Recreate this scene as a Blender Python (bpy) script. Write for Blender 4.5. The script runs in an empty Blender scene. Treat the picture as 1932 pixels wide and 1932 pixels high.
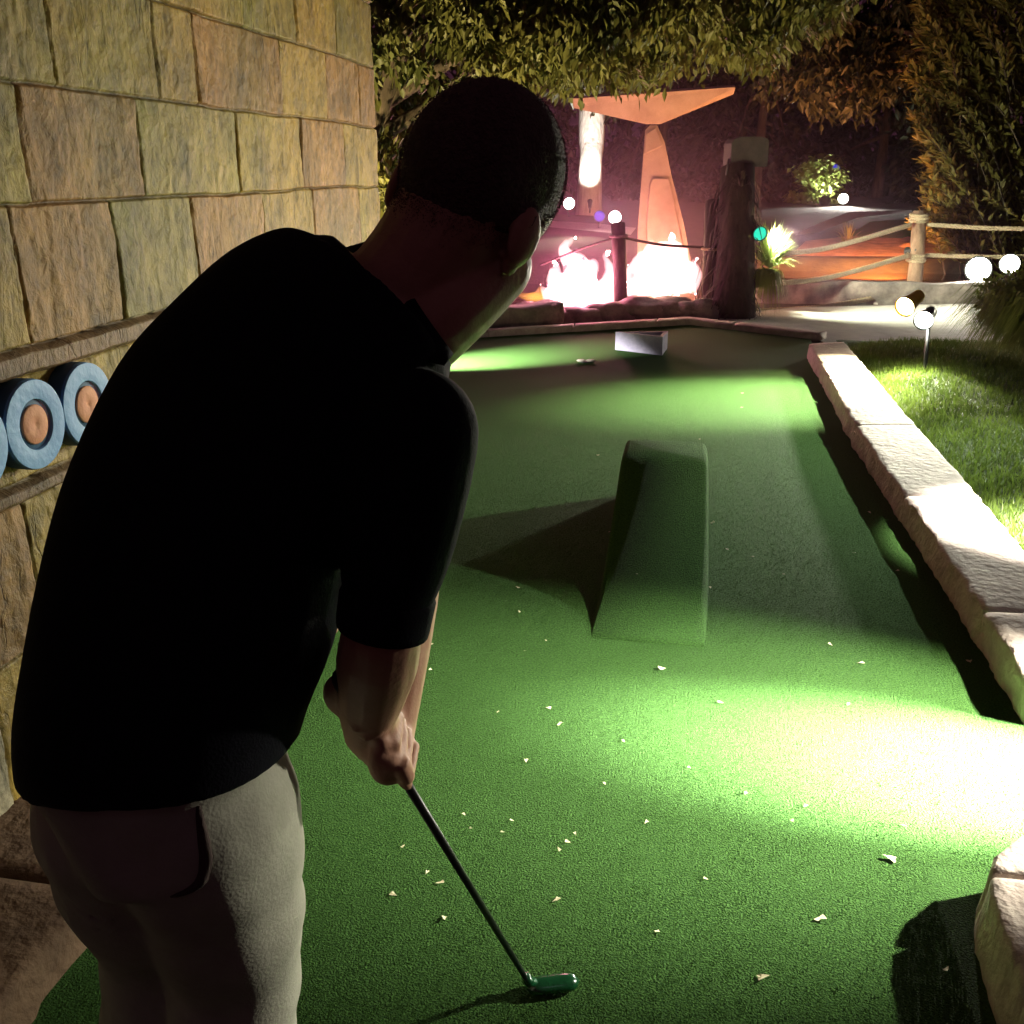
import bpy, bmesh, math, random
from mathutils import Vector, Matrix, noise
R = math.radians
rnd = random.Random(7)
sc = bpy.context.scene
col = sc.collection

# ---------------------------------------------------------------- camera, world, sun, exposure
EYE = 1.55; PITCH = R(19.35); YAW = R(10.4); FOC = 1840 / 1932
cd = bpy.data.cameras.new('camera'); cam = bpy.data.objects.new('camera', cd); col.objects.link(cam)
cam.location = (0, 0, EYE); cam.rotation_euler = (R(90) - PITCH, 0, YAW)
cd.sensor_width = 36; cd.lens = 36 * FOC; cd.clip_start = .05; cd.clip_end = 400
sc.camera = cam
w = bpy.data.worlds.new('World'); sc.world = w; w.use_nodes = True
nt = w.node_tree; bg = nt.nodes['Background']
sky = nt.nodes.new('ShaderNodeTexSky'); sky.sky_type = 'NISHITA'; sky.sun_disc = False
sky.sun_elevation = R(-4); sky.sun_rotation = R(200)
mixs = nt.nodes.new('ShaderNodeMix'); mixs.data_type = 'RGBA'
mixs.inputs[0].default_value = .8
nt.links.new(sky.outputs[0], mixs.inputs[6]); mixs.inputs[7].default_value = (.16, .05, .09, 1)   # town glow on the night sky
nt.links.new(mixs.outputs[2], bg.inputs[0]); bg.inputs[1].default_value = .07
sun = bpy.data.lights.new('moon', 'SUN'); sun.energy = .004; sun.angle = R(10); sun.color = (.8, .85, 1)
so = bpy.data.objects.new('moon', sun); col.objects.link(so); so.rotation_euler = (R(40), 0, R(30))
sc.view_settings.view_transform = 'Standard'; sc.view_settings.look = 'None'
sc.view_settings.exposure = 2; sc.view_settings.gamma = 1
sc.cycles.use_denoising = True; sc.cycles.max_bounces = 6; sc.cycles.diffuse_bounces = 3; sc.cycles.transparent_max_bounces = 8

def ray(px, py):                      # survey of the place: pixel of the photo -> direction from the eye
    x = (px - 966) / 1840; y = (966 - py) / 1840
    fw = math.cos(PITCH) + y * math.sin(PITCH); up = y * math.cos(PITCH) - math.sin(PITCH)
    c, s = math.cos(YAW), math.sin(YAW)
    return Vector((x * c - fw * s, x * s + fw * c, up))
def P(px, py, d): r = ray(px, py) * d; return Vector((r.x, r.y, EYE + r.z))
def G(px, py, z=0): r = ray(px, py); return P(px, py, (z - EYE) / r.z)

# ---------------------------------------------------------------- helpers
def tag(o, label=None, cat=None, group=None, kind=None):
    if label: o['label'] = label
    if cat: o['category'] = cat
    if group: o['group'] = group
    if kind: o['kind'] = kind
    return o
def empty(name, loc, label, cat, group=None):
    o = bpy.data.objects.new(name, None); col.objects.link(o); o.location = loc; o.empty_display_size = .1
    return tag(o, label, cat, group)

class MB:
    def __init__(s): s.v = []; s.f = []
    def add(s, vs, fs):
        n = len(s.v); s.v += [tuple(v) for v in vs]; s.f += [tuple(i + n for i in f) for f in fs]; return s
    def box(s, c, d, M=None):
        x, y, z = d[0] / 2, d[1] / 2, d[2] / 2; c = Vector(c)
        vs = [Vector((i * x, j * y, k * z)) for i in (-1, 1) for j in (-1, 1) for k in (-1, 1)]
        if M is not None: vs = [M @ v for v in vs]
        return s.add([c + v for v in vs], [(0, 1, 3, 2), (4, 6, 7, 5), (0, 4, 5, 1), (2, 3, 7, 6), (0, 2, 6, 4), (1, 5, 7, 3)])
    def rings(s, rs, cap=True, closed=True):
        n = len(rs[0]); vs = [v for r in rs for v in r]; fs = []
        for i in range(len(rs) - 1):
            for j in range(n if closed else n - 1):
                a = i * n + j; b = i * n + (j + 1) % n
                fs.append((a, b, b + n, a + n))
        if cap and closed: fs += [tuple(range(n))[::-1], tuple(range((len(rs) - 1) * n, len(rs) * n))]
        return s.add(vs, fs)
    def tube(s, pts, rad, n=10, cap=True):
        pts = [Vector(p) for p in pts]
        if not hasattr(rad, '__len__'): rad = [rad] * len(pts)
        rs = []; u = None
        for i, p in enumerate(pts):
            t = (pts[min(i + 1, len(pts) - 1)] - pts[max(i - 1, 0)]).normalized()
            if u is None: u = t.orthogonal().normalized()
            else: u = (u - t * u.dot(t)).normalized()
            v = t.cross(u)
            rs.append([p + (u * math.cos(2 * math.pi * k / n) + v * math.sin(2 * math.pi * k / n)) * rad[i] for k in range(n)])
        return s.rings(rs, cap)
    def ell(s, c, r, M=None, nu=16, nv=10, f=None):
        c = Vector(c); rs = []
        for i in range(nv + 1):
            th = math.pi * min(max(i / nv, .012), .988); ring = []
            for k in range(nu):
                ph = 2 * math.pi * k / nu
                d = Vector((math.sin(th) * math.cos(ph), math.sin(th) * math.sin(ph), -math.cos(th)))
                v = Vector((d.x * r[0], d.y * r[1], d.z * r[2]))
                if f: v = v * f(d)
                if M is not None: v = M @ v
                ring.append(c + v)
            rs.append(ring)
        return s.rings(rs)
    def lathe(s, c, axis, prof, n=18):
        axis = Vector(axis).normalized(); u = axis.orthogonal().normalized(); v = axis.cross(u); c = Vector(c)
        return s.rings([[c + axis * h + (u * math.cos(2 * math.pi * k / n) + v * math.sin(2 * math.pi * k / n)) * r for k in range(n)] for r, h in prof])
    def build(s, name, mat, parent=None, smooth=True, bevel=0, sub=0):
        me = bpy.data.meshes.new(name); me.from_pydata(s.v, [], s.f); me.validate()
        bm = bmesh.new(); bm.from_mesh(me); bmesh.ops.recalc_face_normals(bm, faces=bm.faces)
        if bevel:
            bmesh.ops.remove_doubles(bm, verts=bm.verts, dist=1e-5)
            es = [e for e in bm.edges if len(e.link_faces) == 2 and e.calc_face_angle(0) > .5]
            bmesh.ops.bevel(bm, geom=es, offset=bevel, segments=2, affect='EDGES', profile=.6)
        bm.to_mesh(me); bm.free()
        if smooth and not bevel:
            for p in me.polygons: p.use_smooth = True
        o = bpy.data.objects.new(name, me); col.objects.link(o); me.materials.append(mat)
        if parent: setparent(o, parent)
        return o
def worldloc(o):
    v = Vector(o.location)
    return v + worldloc(o.parent) if o.parent else v
def setparent(o, p):
    o.parent = p; o.location = -worldloc(p)          # meshes are written in world metres
def copy_tree(o, parent=None):
    c = o.copy(); col.objects.link(c)
    if parent: c.parent = parent
    for ch in [k for k in col.objects if k.parent == o]: copy_tree(ch, c)
    return c
def fuse(mb, name, mat, parent, voxel=.006, smooth=6):   # one continuous skin over overlapping volumes
    o = mb.build(name, mat, None)
    m = o.modifiers.new('r', 'REMESH'); m.mode = 'VOXEL'; m.voxel_size = voxel
    m = o.modifiers.new('s', 'SMOOTH'); m.factor = .5; m.iterations = smooth
    dg = bpy.context.evaluated_depsgraph_get()
    me = bpy.data.meshes.new_from_object(o.evaluated_get(dg)); old = o.data
    o.modifiers.clear(); o.data = me; bpy.data.meshes.remove(old); me.name = name
    for p in me.polygons: p.use_smooth = True
    if parent: setparent(o, parent)
    return o
def catmull(pts, n):
    out = []; m = len(pts) - 1
    for i in range(n + 1):
        t = i / n * m; k = min(int(t), m - 1); u = t - k
        p0, p1, p2, p3 = [pts[min(max(q, 0), m)] for q in (k - 1, k, k + 1, k + 2)]
        out.append(.5 * ((2 * p1) + (p2 - p0) * u + (2 * p0 - 5 * p1 + 4 * p2 - p3) * u * u + (3 * p1 - p0 - 3 * p2 + p3) * u ** 3))
    return out

# ---------------------------------------------------------------- materials
def material(name, c1, c2=None, scale=8, rough=.8, bump=0, bscale=40, metal=0, stretch=(1, 1, 1), spec=.4, attr=None, c3=None, trans=0, detail=6):
    m = bpy.data.materials.new(name); m.use_nodes = True; t = m.node_tree; b = t.nodes['Principled BSDF']
    b.inputs['Roughness'].default_value = rough; b.inputs['Metallic'].default_value = metal
    b.inputs['Specular IOR Level'].default_value = spec
    b.inputs['Base Color'].default_value = (*c1, 1)
    tc = t.nodes.new('ShaderNodeTexCoord'); mp = t.nodes.new('ShaderNodeMapping'); mp.inputs['Scale'].default_value = stretch
    t.links.new(tc.outputs['Object'], mp.inputs[0])
    if c2:
        n = t.nodes.new('ShaderNodeTexNoise'); n.inputs['Scale'].default_value = scale; n.inputs['Detail'].default_value = detail
        n.inputs['Roughness'].default_value = .65
        r = t.nodes.new('ShaderNodeValToRGB'); r.color_ramp.elements[0].position = .32; r.color_ramp.elements[1].position = .68
        r.color_ramp.elements[0].color = (*c1, 1); r.color_ramp.elements[1].color = (*c2, 1)
        if c3:
            e = r.color_ramp.elements.new(.5); e.color = (*c3, 1)
        t.links.new(mp.outputs[0], n.inputs['Vector']); t.links.new(n.outputs['Fac'], r.inputs[0])
        out = r.outputs[0]
        if attr:
            a = t.nodes.new('ShaderNodeAttribute'); a.attribute_name = attr
            x = t.nodes.new('ShaderNodeMix'); x.data_type = 'RGBA'; x.blend_type = 'MULTIPLY'; x.inputs[0].default_value = 1
            t.links.new(out, x.inputs[6]); t.links.new(a.outputs['Color'], x.inputs[7]); out = x.outputs[2]
        t.links.new(out, b.inputs['Base Color'])
        if trans:
            tr = t.nodes.new('ShaderNodeBsdfTranslucent'); t.links.new(out, tr.inputs[0])
            ms = t.nodes.new('ShaderNodeMixShader'); ms.inputs[0].default_value = trans
            t.links.new(b.outputs[0], ms.inputs[1]); t.links.new(tr.outputs[0], ms.inputs[2])
            t.links.new(ms.outputs[0], t.nodes['Material Output'].inputs[0])
    if bump:
        n2 = t.nodes.new('ShaderNodeTexNoise'); n2.inputs['Scale'].default_value = bscale; n2.inputs['Detail'].default_value = 5
        bp = t.nodes.new('ShaderNodeBump'); bp.inputs['Strength'].default_value = bump; bp.inputs['Distance'].default_value = .02
        t.links.new(mp.outputs[0], n2.inputs['Vector']); t.links.new(n2.outputs['Fac'], bp.inputs['Height'])
        t.links.new(bp.outputs[0], b.inputs['Normal'])
    return m
def glow(name, c, s):
    m = bpy.data.materials.new(name); m.use_nodes = True; b = m.node_tree.nodes['Principled BSDF']
    b.inputs['Base Color'].default_value = (.05, .05, .05, 1)
    b.inputs['Emission Color'].default_value = (*c, 1); b.inputs['Emission Strength'].default_value = s
    return m
def leafmat(name, dark, light, scale=1.2):
    m = material(name, dark, light, scale=scale, rough=.55, spec=.5, trans=.3, detail=3)
    return m

M_green = material('green_carpet', (.018, .055, .013), (.064, .148, .030), scale=150, rough=.95, bump=1, bscale=210, spec=.1, detail=3)
M_pile = material('carpet_fibre', (.024, .070, .014), (.066, .150, .030), scale=200, rough=.9, spec=.15, detail=2)
M_kerb = material('kerb_concrete', (.30, .25, .22), (.48, .42, .36), scale=9, rough=.9, bump=.6, bscale=30, c3=(.40, .33, .29))
M_path = material('path_concrete', (.30, .29, .26), (.40, .38, .34), scale=6, rough=.9, bump=.25, bscale=60)
M_brown = material('brown_slab', (.075, .040, .022), (.16, .095, .052), scale=7, rough=.9, bump=.6, bscale=30)
M_soil = material('soil', (.020, .016, .010), (.05, .040, .022), scale=5, rough=1, bump=.6, bscale=20)
M_lawn = material('lawn_soil', (.03, .045, .012), (.06, .09, .02), scale=20, rough=1, bump=.5, bscale=60)
M_blade = leafmat('grass_blade', (.06, .10, .015), (.15, .22, .035), 3)
def wallmat():
    m = material('stamped_stone', (.40, .40, .40), (1, 1, 1), scale=7, rough=.62, attr='tint', stretch=(1, 1.1, .9), c3=(.74, .74, .74), detail=12, spec=.35)
    t = m.node_tree; b = t.nodes['Principled BSDF']; src = b.inputs['Base Color'].links[0].from_socket
    tc = t.nodes.new('ShaderNodeTexCoord')
    def nz(sx, scale, detail, dist):
        mp = t.nodes.new('ShaderNodeMapping'); mp.inputs['Scale'].default_value = sx; n = t.nodes.new('ShaderNodeTexNoise')
        n.inputs['Scale'].default_value = scale; n.inputs['Detail'].default_value = detail; n.inputs['Distortion'].default_value = dist; n.inputs['Roughness'].default_value = .6
        t.links.new(tc.outputs['Object'], mp.inputs[0]); t.links.new(mp.outputs[0], n.inputs['Vector']); return n.outputs['Fac']
    def ramp_(s_, st):
        r = t.nodes.new('ShaderNodeValToRGB'); e = r.color_ramp.elements; e[0].position, e[1].position = st[0][0], st[1][0]
        e[0].color = (st[0][1],) * 3 + (1,); e[1].color = (st[1][1],) * 3 + (1,)
        for p_, v_ in st[2:]: q = e.new(p_); q.color = (v_,) * 3 + (1,)
        t.links.new(s_, r.inputs[0]); return r.outputs[0]
    crack = ramp_(nz((1, 9, 1.6), 1.0, 4, .8), [(.488, 1), (.522, 1), (.505, .45)])       # thin upright splits
    patch = ramp_(nz((1, 1, 1), 2.2, 3, 0), [(.42, 0), (.58, 1)])
    spk = ramp_(nz((1, 1.4, 1), 34, 5, .4), [(.30, .45), (.52, 1)])
    mx = t.nodes.new('ShaderNodeMix'); mx.data_type = 'RGBA'; t.links.new(patch, mx.inputs[0]); mx.inputs[6].default_value = (1, 1, 1, 1); t.links.new(crack, mx.inputs[7])
    m1 = t.nodes.new('ShaderNodeMix'); m1.data_type = 'RGBA'; m1.blend_type = 'MULTIPLY'; m1.inputs[0].default_value = 1; t.links.new(src, m1.inputs[6]); t.links.new(mx.outputs[2], m1.inputs[7])
    m2 = t.nodes.new('ShaderNodeMix'); m2.data_type = 'RGBA'; m2.blend_type = 'MULTIPLY'; m2.inputs[0].default_value = .8; t.links.new(m1.outputs[2], m2.inputs[6]); t.links.new(spk, m2.inputs[7])
    t.links.new(m2.outputs[2], b.inputs['Base Color'])
    f1 = nz((1, 1.1, .85), 24, 9, .3); ad = t.nodes.new('ShaderNodeMath'); ad.operation = 'MULTIPLY_ADD'; ad.inputs[1].default_value = .35
    t.links.new(mx.outputs[2], ad.inputs[0]); t.links.new(f1, ad.inputs[2])
    bp = t.nodes.new('ShaderNodeBump'); bp.inputs['Strength'].default_value = 1; bp.inputs['Distance'].default_value = .012
    t.links.new(ad.outputs[0], bp.inputs['Height']); t.links.new(bp.outputs[0], b.inputs['Normal'])
    return m
M_wall = wallmat()
M_ledge = material('stone_ledge', (.13, .085, .045), (.25, .18, .11), scale=10, rough=.8, bump=.8, bscale=40)
M_blue = material('blue_paint', (.065, .19, .42), (.16, .31, .52), scale=5, rough=.55, bump=.12, bscale=50)
M_dblue = material('dark_blue_paint', (.015, .05, .10), (.03, .09, .16), scale=6, rough=.6)
M_terra = material('terracotta_paint', (.46, .17, .085), (.58, .25, .13), scale=8, rough=.7, bump=.15, bscale=50)
M_rock = material('rock', (.10, .085, .075), (.30, .26, .22), scale=5, rough=.9, bump=.8, bscale=12, c3=(.2, .17, .15))
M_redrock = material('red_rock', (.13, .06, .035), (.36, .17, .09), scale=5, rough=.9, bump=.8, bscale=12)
M_pebble = material('pebble', (.40, .37, .32), (.60, .57, .50), scale=8, rough=.7, bump=.2)
M_bark = material('bark', (.035, .025, .018), (.12, .09, .065), scale=9, rough=.95, bump=1, bscale=22, stretch=(1, 1, .25))
M_palebark = material('pale_bark', (.24, .21, .19), (.48, .44, .41), scale=9, rough=.95, bump=1, bscale=22, stretch=(1, 1, .2))
M_wood = material('post_wood', (.16, .10, .06), (.38, .26, .17), scale=10, rough=.85, bump=.6, bscale=30, stretch=(1, 1, .15))
M_darkwood = material('dark_wood', (.02, .013, .012), (.055, .035, .03), scale=12, rough=.9, bump=.8, bscale=30, stretch=(1, 1, .15))
M_rope = material('rope', (.32, .25, .15), (.55, .45, .30), scale=60, rough=.9, bump=1, bscale=120)
M_metal = material('dark_green_metal', (.015, .022, .020), (.035, .05, .045), scale=20, rough=.45, spec=.6)
M_yellow = material('yellow_metal', (.38, .24, .015), (.50, .33, .03), scale=12, rough=.45)
M_tail = material('weathered_metal', (.28, .19, .125), (.46, .33, .23), scale=2.2, rough=.6, bump=.5, bscale=6, c3=(.38, .27, .18))
M_grey = material('grey_paint', (.06, .055, .065), (.10, .09, .10), scale=8, rough=.7, bump=.2)
M_lav = material('lavender_block', (.26, .25, .36), (.36, .34, .46), scale=14, rough=.8, bump=.2, bscale=60)
M_straw = material('dry_frond', (.018, .011, .012), (.065, .038, .036), scale=6, rough=.9)
M_skin = material('skin', (.32, .165, .105), (.40, .22, .15), scale=14, rough=.55, bump=.08, bscale=160)
M_hair = material('short_hair', (.075, .046, .038), (.14, .09, .072), scale=120, rough=.8, bump=.9, bscale=260)
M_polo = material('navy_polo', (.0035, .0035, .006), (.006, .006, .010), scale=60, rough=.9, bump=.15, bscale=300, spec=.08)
M_khaki = material('khaki_cloth', (.25, .25, .20), (.33, .325, .265), scale=12, rough=.95, bump=.12, bscale=220, spec=.1)
M_shoe = material('dark_leather', (.02, .015, .012), (.04, .03, .025), scale=20, rough=.5)
M_steel = material('dark_shaft', (.012, .012, .012), (.03, .03, .03), scale=30, rough=.35, metal=.6)
M_rubber = material('black_rubber', (.012, .012, .012), (.02, .02, .02), scale=50, rough=.8)
M_greenclub = material('green_club_plastic', (.003, .038, .012), (.006, .06, .02), scale=10, rough=.2, spec=.8)
M_petal = material('fallen_leaf', (.45, .40, .24), (.66, .62, .42), scale=30, rough=.7)
M_eye = material('eye_white', (.7, .68, .66), rough=.2)
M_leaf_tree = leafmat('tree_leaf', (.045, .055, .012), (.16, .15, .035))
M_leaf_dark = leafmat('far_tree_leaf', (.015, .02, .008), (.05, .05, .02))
M_leaf_shrub = leafmat('shrub_leaf', (.075, .065, .014), (.22, .20, .045))
M_leaf_bush = leafmat('bush_leaf', (.07, .09, .015), (.22, .25, .06))
M_spike = leafmat('spiky_leaf', (.16, .22, .05), (.40, .46, .18))
M_bulb = glow('lamp_glass', (1, .97, .88), 15)
M_bulbw = glow('lamp_glass_warm', (1, .86, .55), 15)
M_teal = glow('teal_lens', (0, .42, .27), .5)
M_bluelens = glow('blue_lens', (.01, .015, .5), .4)
def flamevol(name, c, strength):
    m = bpy.data.materials.new(name); m.use_nodes = True; t = m.node_tree; t.nodes.remove(t.nodes['Principled BSDF'])
    e = t.nodes.new('ShaderNodeEmission'); e.inputs[0].default_value = (*c, 1); e.inputs[1].default_value = strength
    t.links.new(e.outputs[0], t.nodes['Material Output'].inputs['Volume']); return m
M_flame = flamevol('flame', (1, .50, .50), 4.2)            # glowing gas: bright where it is deep, thin at its edges
M_flameo = flamevol('flame_orange', (1, .40, .06), 2)
def water():
    m = material('pond_water', (.05, .025, .012), rough=.08, spec=.6)
    t = m.node_tree; n = t.nodes.new('ShaderNodeTexNoise'); n.inputs['Scale'].default_value = 5
    b = t.nodes.new('ShaderNodeBump'); b.inputs['Strength'].default_value = .25; b.inputs['Distance'].default_value = .05
    t.links.new(n.outputs[0], b.inputs['Height']); t.links.new(b.outputs[0], t.nodes['Principled BSDF'].inputs['Normal'])
    return m
M_water = water()

# ---------------------------------------------------------------- lamps
def spot(name, loc, target, watts, size, colr=(1, .95, .84), blend=.6, rad=.03, parent=None):
    l = bpy.data.lights.new(name, 'SPOT'); l.energy = watts; l.spot_size = R(size); l.spot_blend = blend; l.color = colr
    l.shadow_soft_size = rad
    o = bpy.data.objects.new(name, l); col.objects.link(o); o.location = loc
    o.rotation_euler = (Vector(target) - Vector(loc)).to_track_quat('-Z', 'Y').to_euler()
    if parent: o.parent = parent; o.location = Vector(loc) - worldloc(parent)
    return o
def point(name, loc, watts, colr, rad=.1, parent=None):
    l = bpy.data.lights.new(name, 'POINT'); l.energy = watts; l.color = colr; l.shadow_soft_size = rad
    o = bpy.data.objects.new(name, l); col.objects.link(o); o.location = loc
    if parent: o.parent = parent; o.location = Vector(loc) - worldloc(parent)
    return o
def lamp_head(root, pos, target, shade_mat, lens_mat, L=.17, r=.055):
    d = (Vector(target) - Vector(pos)).normalized(); pos = Vector(pos)
    hd = MB().lathe(pos, d, [(.018, -L), (r * .62, -L * .92), (r * .7, -L * .45), (r * .82, -L * .2), (r, 0), (r * 1.02, .012), (r * .93, .012), (r * .9, -.012)]).build('lamp_head', shade_mat, root)
    MB().lathe(pos, d, [(r * .88, -.01), (r * .86, 0), (r * .5, .006), (.002, .008)]).build('lens', lens_mat, hd)
def garden_spot(name, base, head, target, watts, size, label, shade=None, lens=None, colr=(1, .95, .84), blend=.6, cat='garden spotlight', rad=.03, post=True, k=1):
    base = Vector(base); head = Vector(head); root = empty(name, base, label, cat)
    d = (Vector(target) - head).normalized()
    if post:
        MB().tube([base - Vector((0, 0, .03)), Vector((head.x, head.y, head.z)) - d * .13 * k], .016).build('post', M_metal, root)
    lamp_head(root, head, target, shade or M_metal, lens or M_bulb, .17 * k, .055 * k)
    spot('spot', head + d * .03, target, watts, size, colr, blend, rad, root)
    return root

# ================================================================ SETTING
def gh(x, y):
    k = [(-50, -.06), (14.4, -.06), (15.2, .30), (16.5, .36), (22, .62), (35, .85), (90, 1.1), (300, 1.2)]
    for (a, b), (c, d) in zip(k, k[1:]):
        if a <= y <= c: return b + (d - b) * (y - a) / (c - a)
    return -.06
mb = MB(); xs = [-120, -60, -30] + [i * 1.0 for i in range(-16, 17)] + [30, 60, 120]
ys = [-20, -5, 0] + [i * .8 for i in range(1, 40)] + [36, 45, 60, 90, 140, 220]
vs = [(x, y, gh(x, y) + (.06 * noise.noise((x * .7, y * .7, 3)) if y > 15 else 0)) for y in ys for x in xs]
n = len(xs)
mb.add(vs, [(j * n + i, j * n + i + 1, (j + 1) * n + i + 1, (j + 1) * n + i) for j in range(len(ys) - 1) for i in range(n - 1)])
tag(mb.build('ground', M_soil), kind='structure')

# putting green: a closed carpet sheet, z = 0
gl = [(-1.20, -.6), (-1.20, 4.95), (-2.5, 6.0), (-2.75, 9.0), (-2.29, 9.22), (-.03, 10.58), (1.14, 9.83), (1.06, 8.8), (1.06, 2.62), (2.1, 2.60), (2.1, 2.0), (.80, 2.02), (.72, 1.9), (.72, -.6)]
bm = bmesh.new(); f = bm.faces.new([bm.verts.new((x, y, 0)) for x, y in gl]); bmesh.ops.triangulate(bm, faces=[f])
bm.normal_update()
for f in bm.faces:
    if f.normal.z < 0: f.normal_flip()
me = bpy.data.meshes.new('putting_green'); bm.to_mesh(me); bm.free(); me.materials.append(M_green)
o = bpy.data.objects.new('putting_green', me); col.objects.link(o); tag(o, kind='structure')

import numpy as np
rg_ = np.random.default_rng(5)
def carpet_pile(n, x0, x1, y0, y1, hmin, hmax, wd):
    x = rg_.uniform(x0, x1, n); y = y0 + (y1 - y0) * rg_.beta(1.0, 2.6, n); a = rg_.uniform(0, np.pi, n); h = rg_.uniform(hmin, hmax, n)
    k = ~((x > .62) & (y < 2.04)); x, y, a, h = x[k], y[k], a[k], h[k]; n = len(x)
    v = np.zeros((n, 3, 3)); dx, dy = np.cos(a) * wd, np.sin(a) * wd
    v[:, 0] = np.stack([x - dx, y - dy, np.full(n, -.001)], 1); v[:, 1] = np.stack([x + dx, y + dy, np.full(n, -.001)], 1)
    v[:, 2] = np.stack([x + rg_.normal(0, .0025, n), y + rg_.normal(-.001, .0025, n), h], 1)
    me = bpy.data.meshes.new('carpet_pile'); me.vertices.add(3 * n); me.vertices.foreach_set('co', v.ravel())
    me.loops.add(3 * n); me.loops.foreach_set('vertex_index', np.arange(3 * n, dtype=np.int32)); me.polygons.add(n)
    me.polygons.foreach_set('loop_start', np.arange(0, 3 * n, 3, dtype=np.int32)); me.update(); me.validate()
    me.materials.append(M_pile); p = bpy.data.objects.new('carpet_pile', me); col.objects.link(p); p['kind'] = 'stuff'; p.parent = o
carpet_pile(300000, -1.15, 1.7, .95, 6.5, .001, .0042, .0014)

def strip(name, mat, inner, outer, z0, z1, jit=.016, step=.05, joints=(), kind='structure'):
    """a kerb of cast stone between two edge lines: rough split sides, worn top edge, scored joints"""
    def walk(pl):
        out = []
        tot = sum((Vector(b) - Vector(a)).length for a, b in zip(pl, pl[1:])); return tot
    N = max(8, int(max(walk(inner), walk(outer)) / step))
    def at(pl, t):
        ls = [(Vector(b) - Vector(a)).length for a, b in zip(pl, pl[1:])]; s = t * sum(ls)
        for (a, b), l in zip(zip(pl, pl[1:]), ls):
            if s <= l + 1e-9: return Vector(a).lerp(Vector(b), s / l if l else 0)
            s -= l
        return Vector(pl[-1])
    rs = []; TL = max(walk(inner), walk(outer)); ts = [(i / N, 0) for i in range(N + 1) if all(abs(i / N - q) > .022 / TL for q in joints)]
    for q in joints: ts += [(q - .012 / TL, 0), (q - .005 / TL, 1), (q, 1.3), (q + .005 / TL, 1), (q + .012 / TL, 0)]
    for t, jg in sorted(ts):
        a = at(inner, t); b = at(outer, t); d = (b - a).normalized(); W = (b - a).length
        g = .022 * jg
        pr = [(0, z0), (-.005, z0 + .35 * (z1 - z0)), (0.004, z0 + .72 * (z1 - z0)), (.006, z1 - .012), (.014, z1 - .003), (.035, z1)]
        pts = [(u, z) for u, z in pr] + [(W * .35, z1 + .002), (W * .65, z1 + .001)] + [(W - u, z) for u, z in reversed(pr)]
        ring = []
        for k, (u, z) in enumerate(pts):
            q = a + d * u; nz = noise.noise((q.x * 9, q.y * 9, z * 14 + k)) + .6 * noise.noise((q.x * 27, q.y * 27, z * 30 + k)); edge = 1 if u < .04 or u > W - .04 else .3
            ring.append(Vector((q.x + d.x * nz * jit * edge * (1 if u < W / 2 else -1), q.y + d.y * nz * jit * edge * (1 if u < W / 2 else -1), z + nz * .004 - (g if z > z0 else 0))))
        rs.append(ring)
    m = MB().rings(rs, closed=True)
    return tag(m.build(name, mat), kind=kind)
V2 = lambda *p: [Vector((x, y)) for x, y in p]
strip('right_stone_kerb', M_kerb, V2((1.04, 2.74), (1.03, 4), (1.0, 5), (.98, 6.2), (1.0, 7.1), (1.0, 8.78)), V2((1.36, 2.74), (1.36, 4), (1.36, 5), (1.34, 6.2), (1.34, 7.1), (1.33, 8.95)), -.03, .125, joints=(.09, .3, .52, .72, .88))
strip('near_stone_kerb', M_kerb, V2((.66, -.5), (.66, 1.6), (.665, 1.78), (.70, 1.90), (.78, 1.99)), V2((1.02, -.5), (1.02, 1.6), (1.05, 1.75), (1.10, 1.85), (1.15, 2.0)), -.03, .15, jit=.009, joints=(.80, .93))
strip('far_stone_kerb', M_kerb, V2((-2.8, 9.0), (-2.29, 9.2), (-.03, 10.56), (1.2, 9.80)), V2((-2.9, 9.16), (-2.36, 9.36), (-.03, 10.78), (1.3, 9.98)), -.03, .06, joints=(.2, .4, .6, .8))
strip('left_slab_border', M_brown, V2((-1.18, -.5), (-1.18, 4.95)), V2((-1.62, -.5), (-1.62, 4.95)), -.03, .10, joints=(.37, .5, .62, .75, .88))
# path behind and right of the green
mb = MB(); pp = [(1.34, 8.98), (1.22, 9.9), (-.02, 10.8), (.3, 11.9), (1.2, 12.3), (3.2, 13.0), (6.5, 13.4), (9, 13.4), (9, 9.8), (3.6, 9.95), (2.2, 9.9)]
mb.add([(x, y, -.012) for x, y in pp], [tuple(range(len(pp)))])
o = mb.build('path', M_path, smooth=False); tag(o, kind='structure')
# lawn right of the kerb
mb = MB(); N = 24
vs = [(1.3 + 3.2 * i / N, -1 + 10.9 * j / N, -.02 + .10 * min(1, i / 5) * (1 if j < N - 2 else .2) + .02 * noise.noise((i * .5, j * .5, 0))) for j in range(N + 1) for i in range(N + 1)]
mb.add(vs, [(j * (N + 1) + i, j * (N + 1) + i + 1, (j + 1) * (N + 1) + i + 1, (j + 1) * (N + 1) + i) for j in range(N) for i in range(N)])
tag(mb.build('lawn', M_lawn), kind='structure')
mb = MB()
for i in range(42000):
    y = rnd.uniform(2.9, 9.75); x = 1.34 + (rnd.random() ** 1.3) * 2.0
    z = .06; h = rnd.uniform(.03, .065); a = rnd.uniform(0, 6.28); wd = .0035; lx, ly = rnd.gauss(0, .018), rnd.gauss(0, .018)
    zz = -.02 + .10 * min(1, (x - 1.3) / .667)
    if y > 9: zz -= .06 * (y - 9) / .8
    mb.add([(x - wd * math.cos(a), y - wd * math.sin(a), zz), (x + wd * math.cos(a), y + wd * math.sin(a), zz), (x + lx, y + ly, zz + h)], [(0, 1, 2)])
tag(mb.build('lawn_grass', M_blade, smooth=False), 'short green grass covering the lawn right of the kerb', 'grass', kind='stuff')

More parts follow.
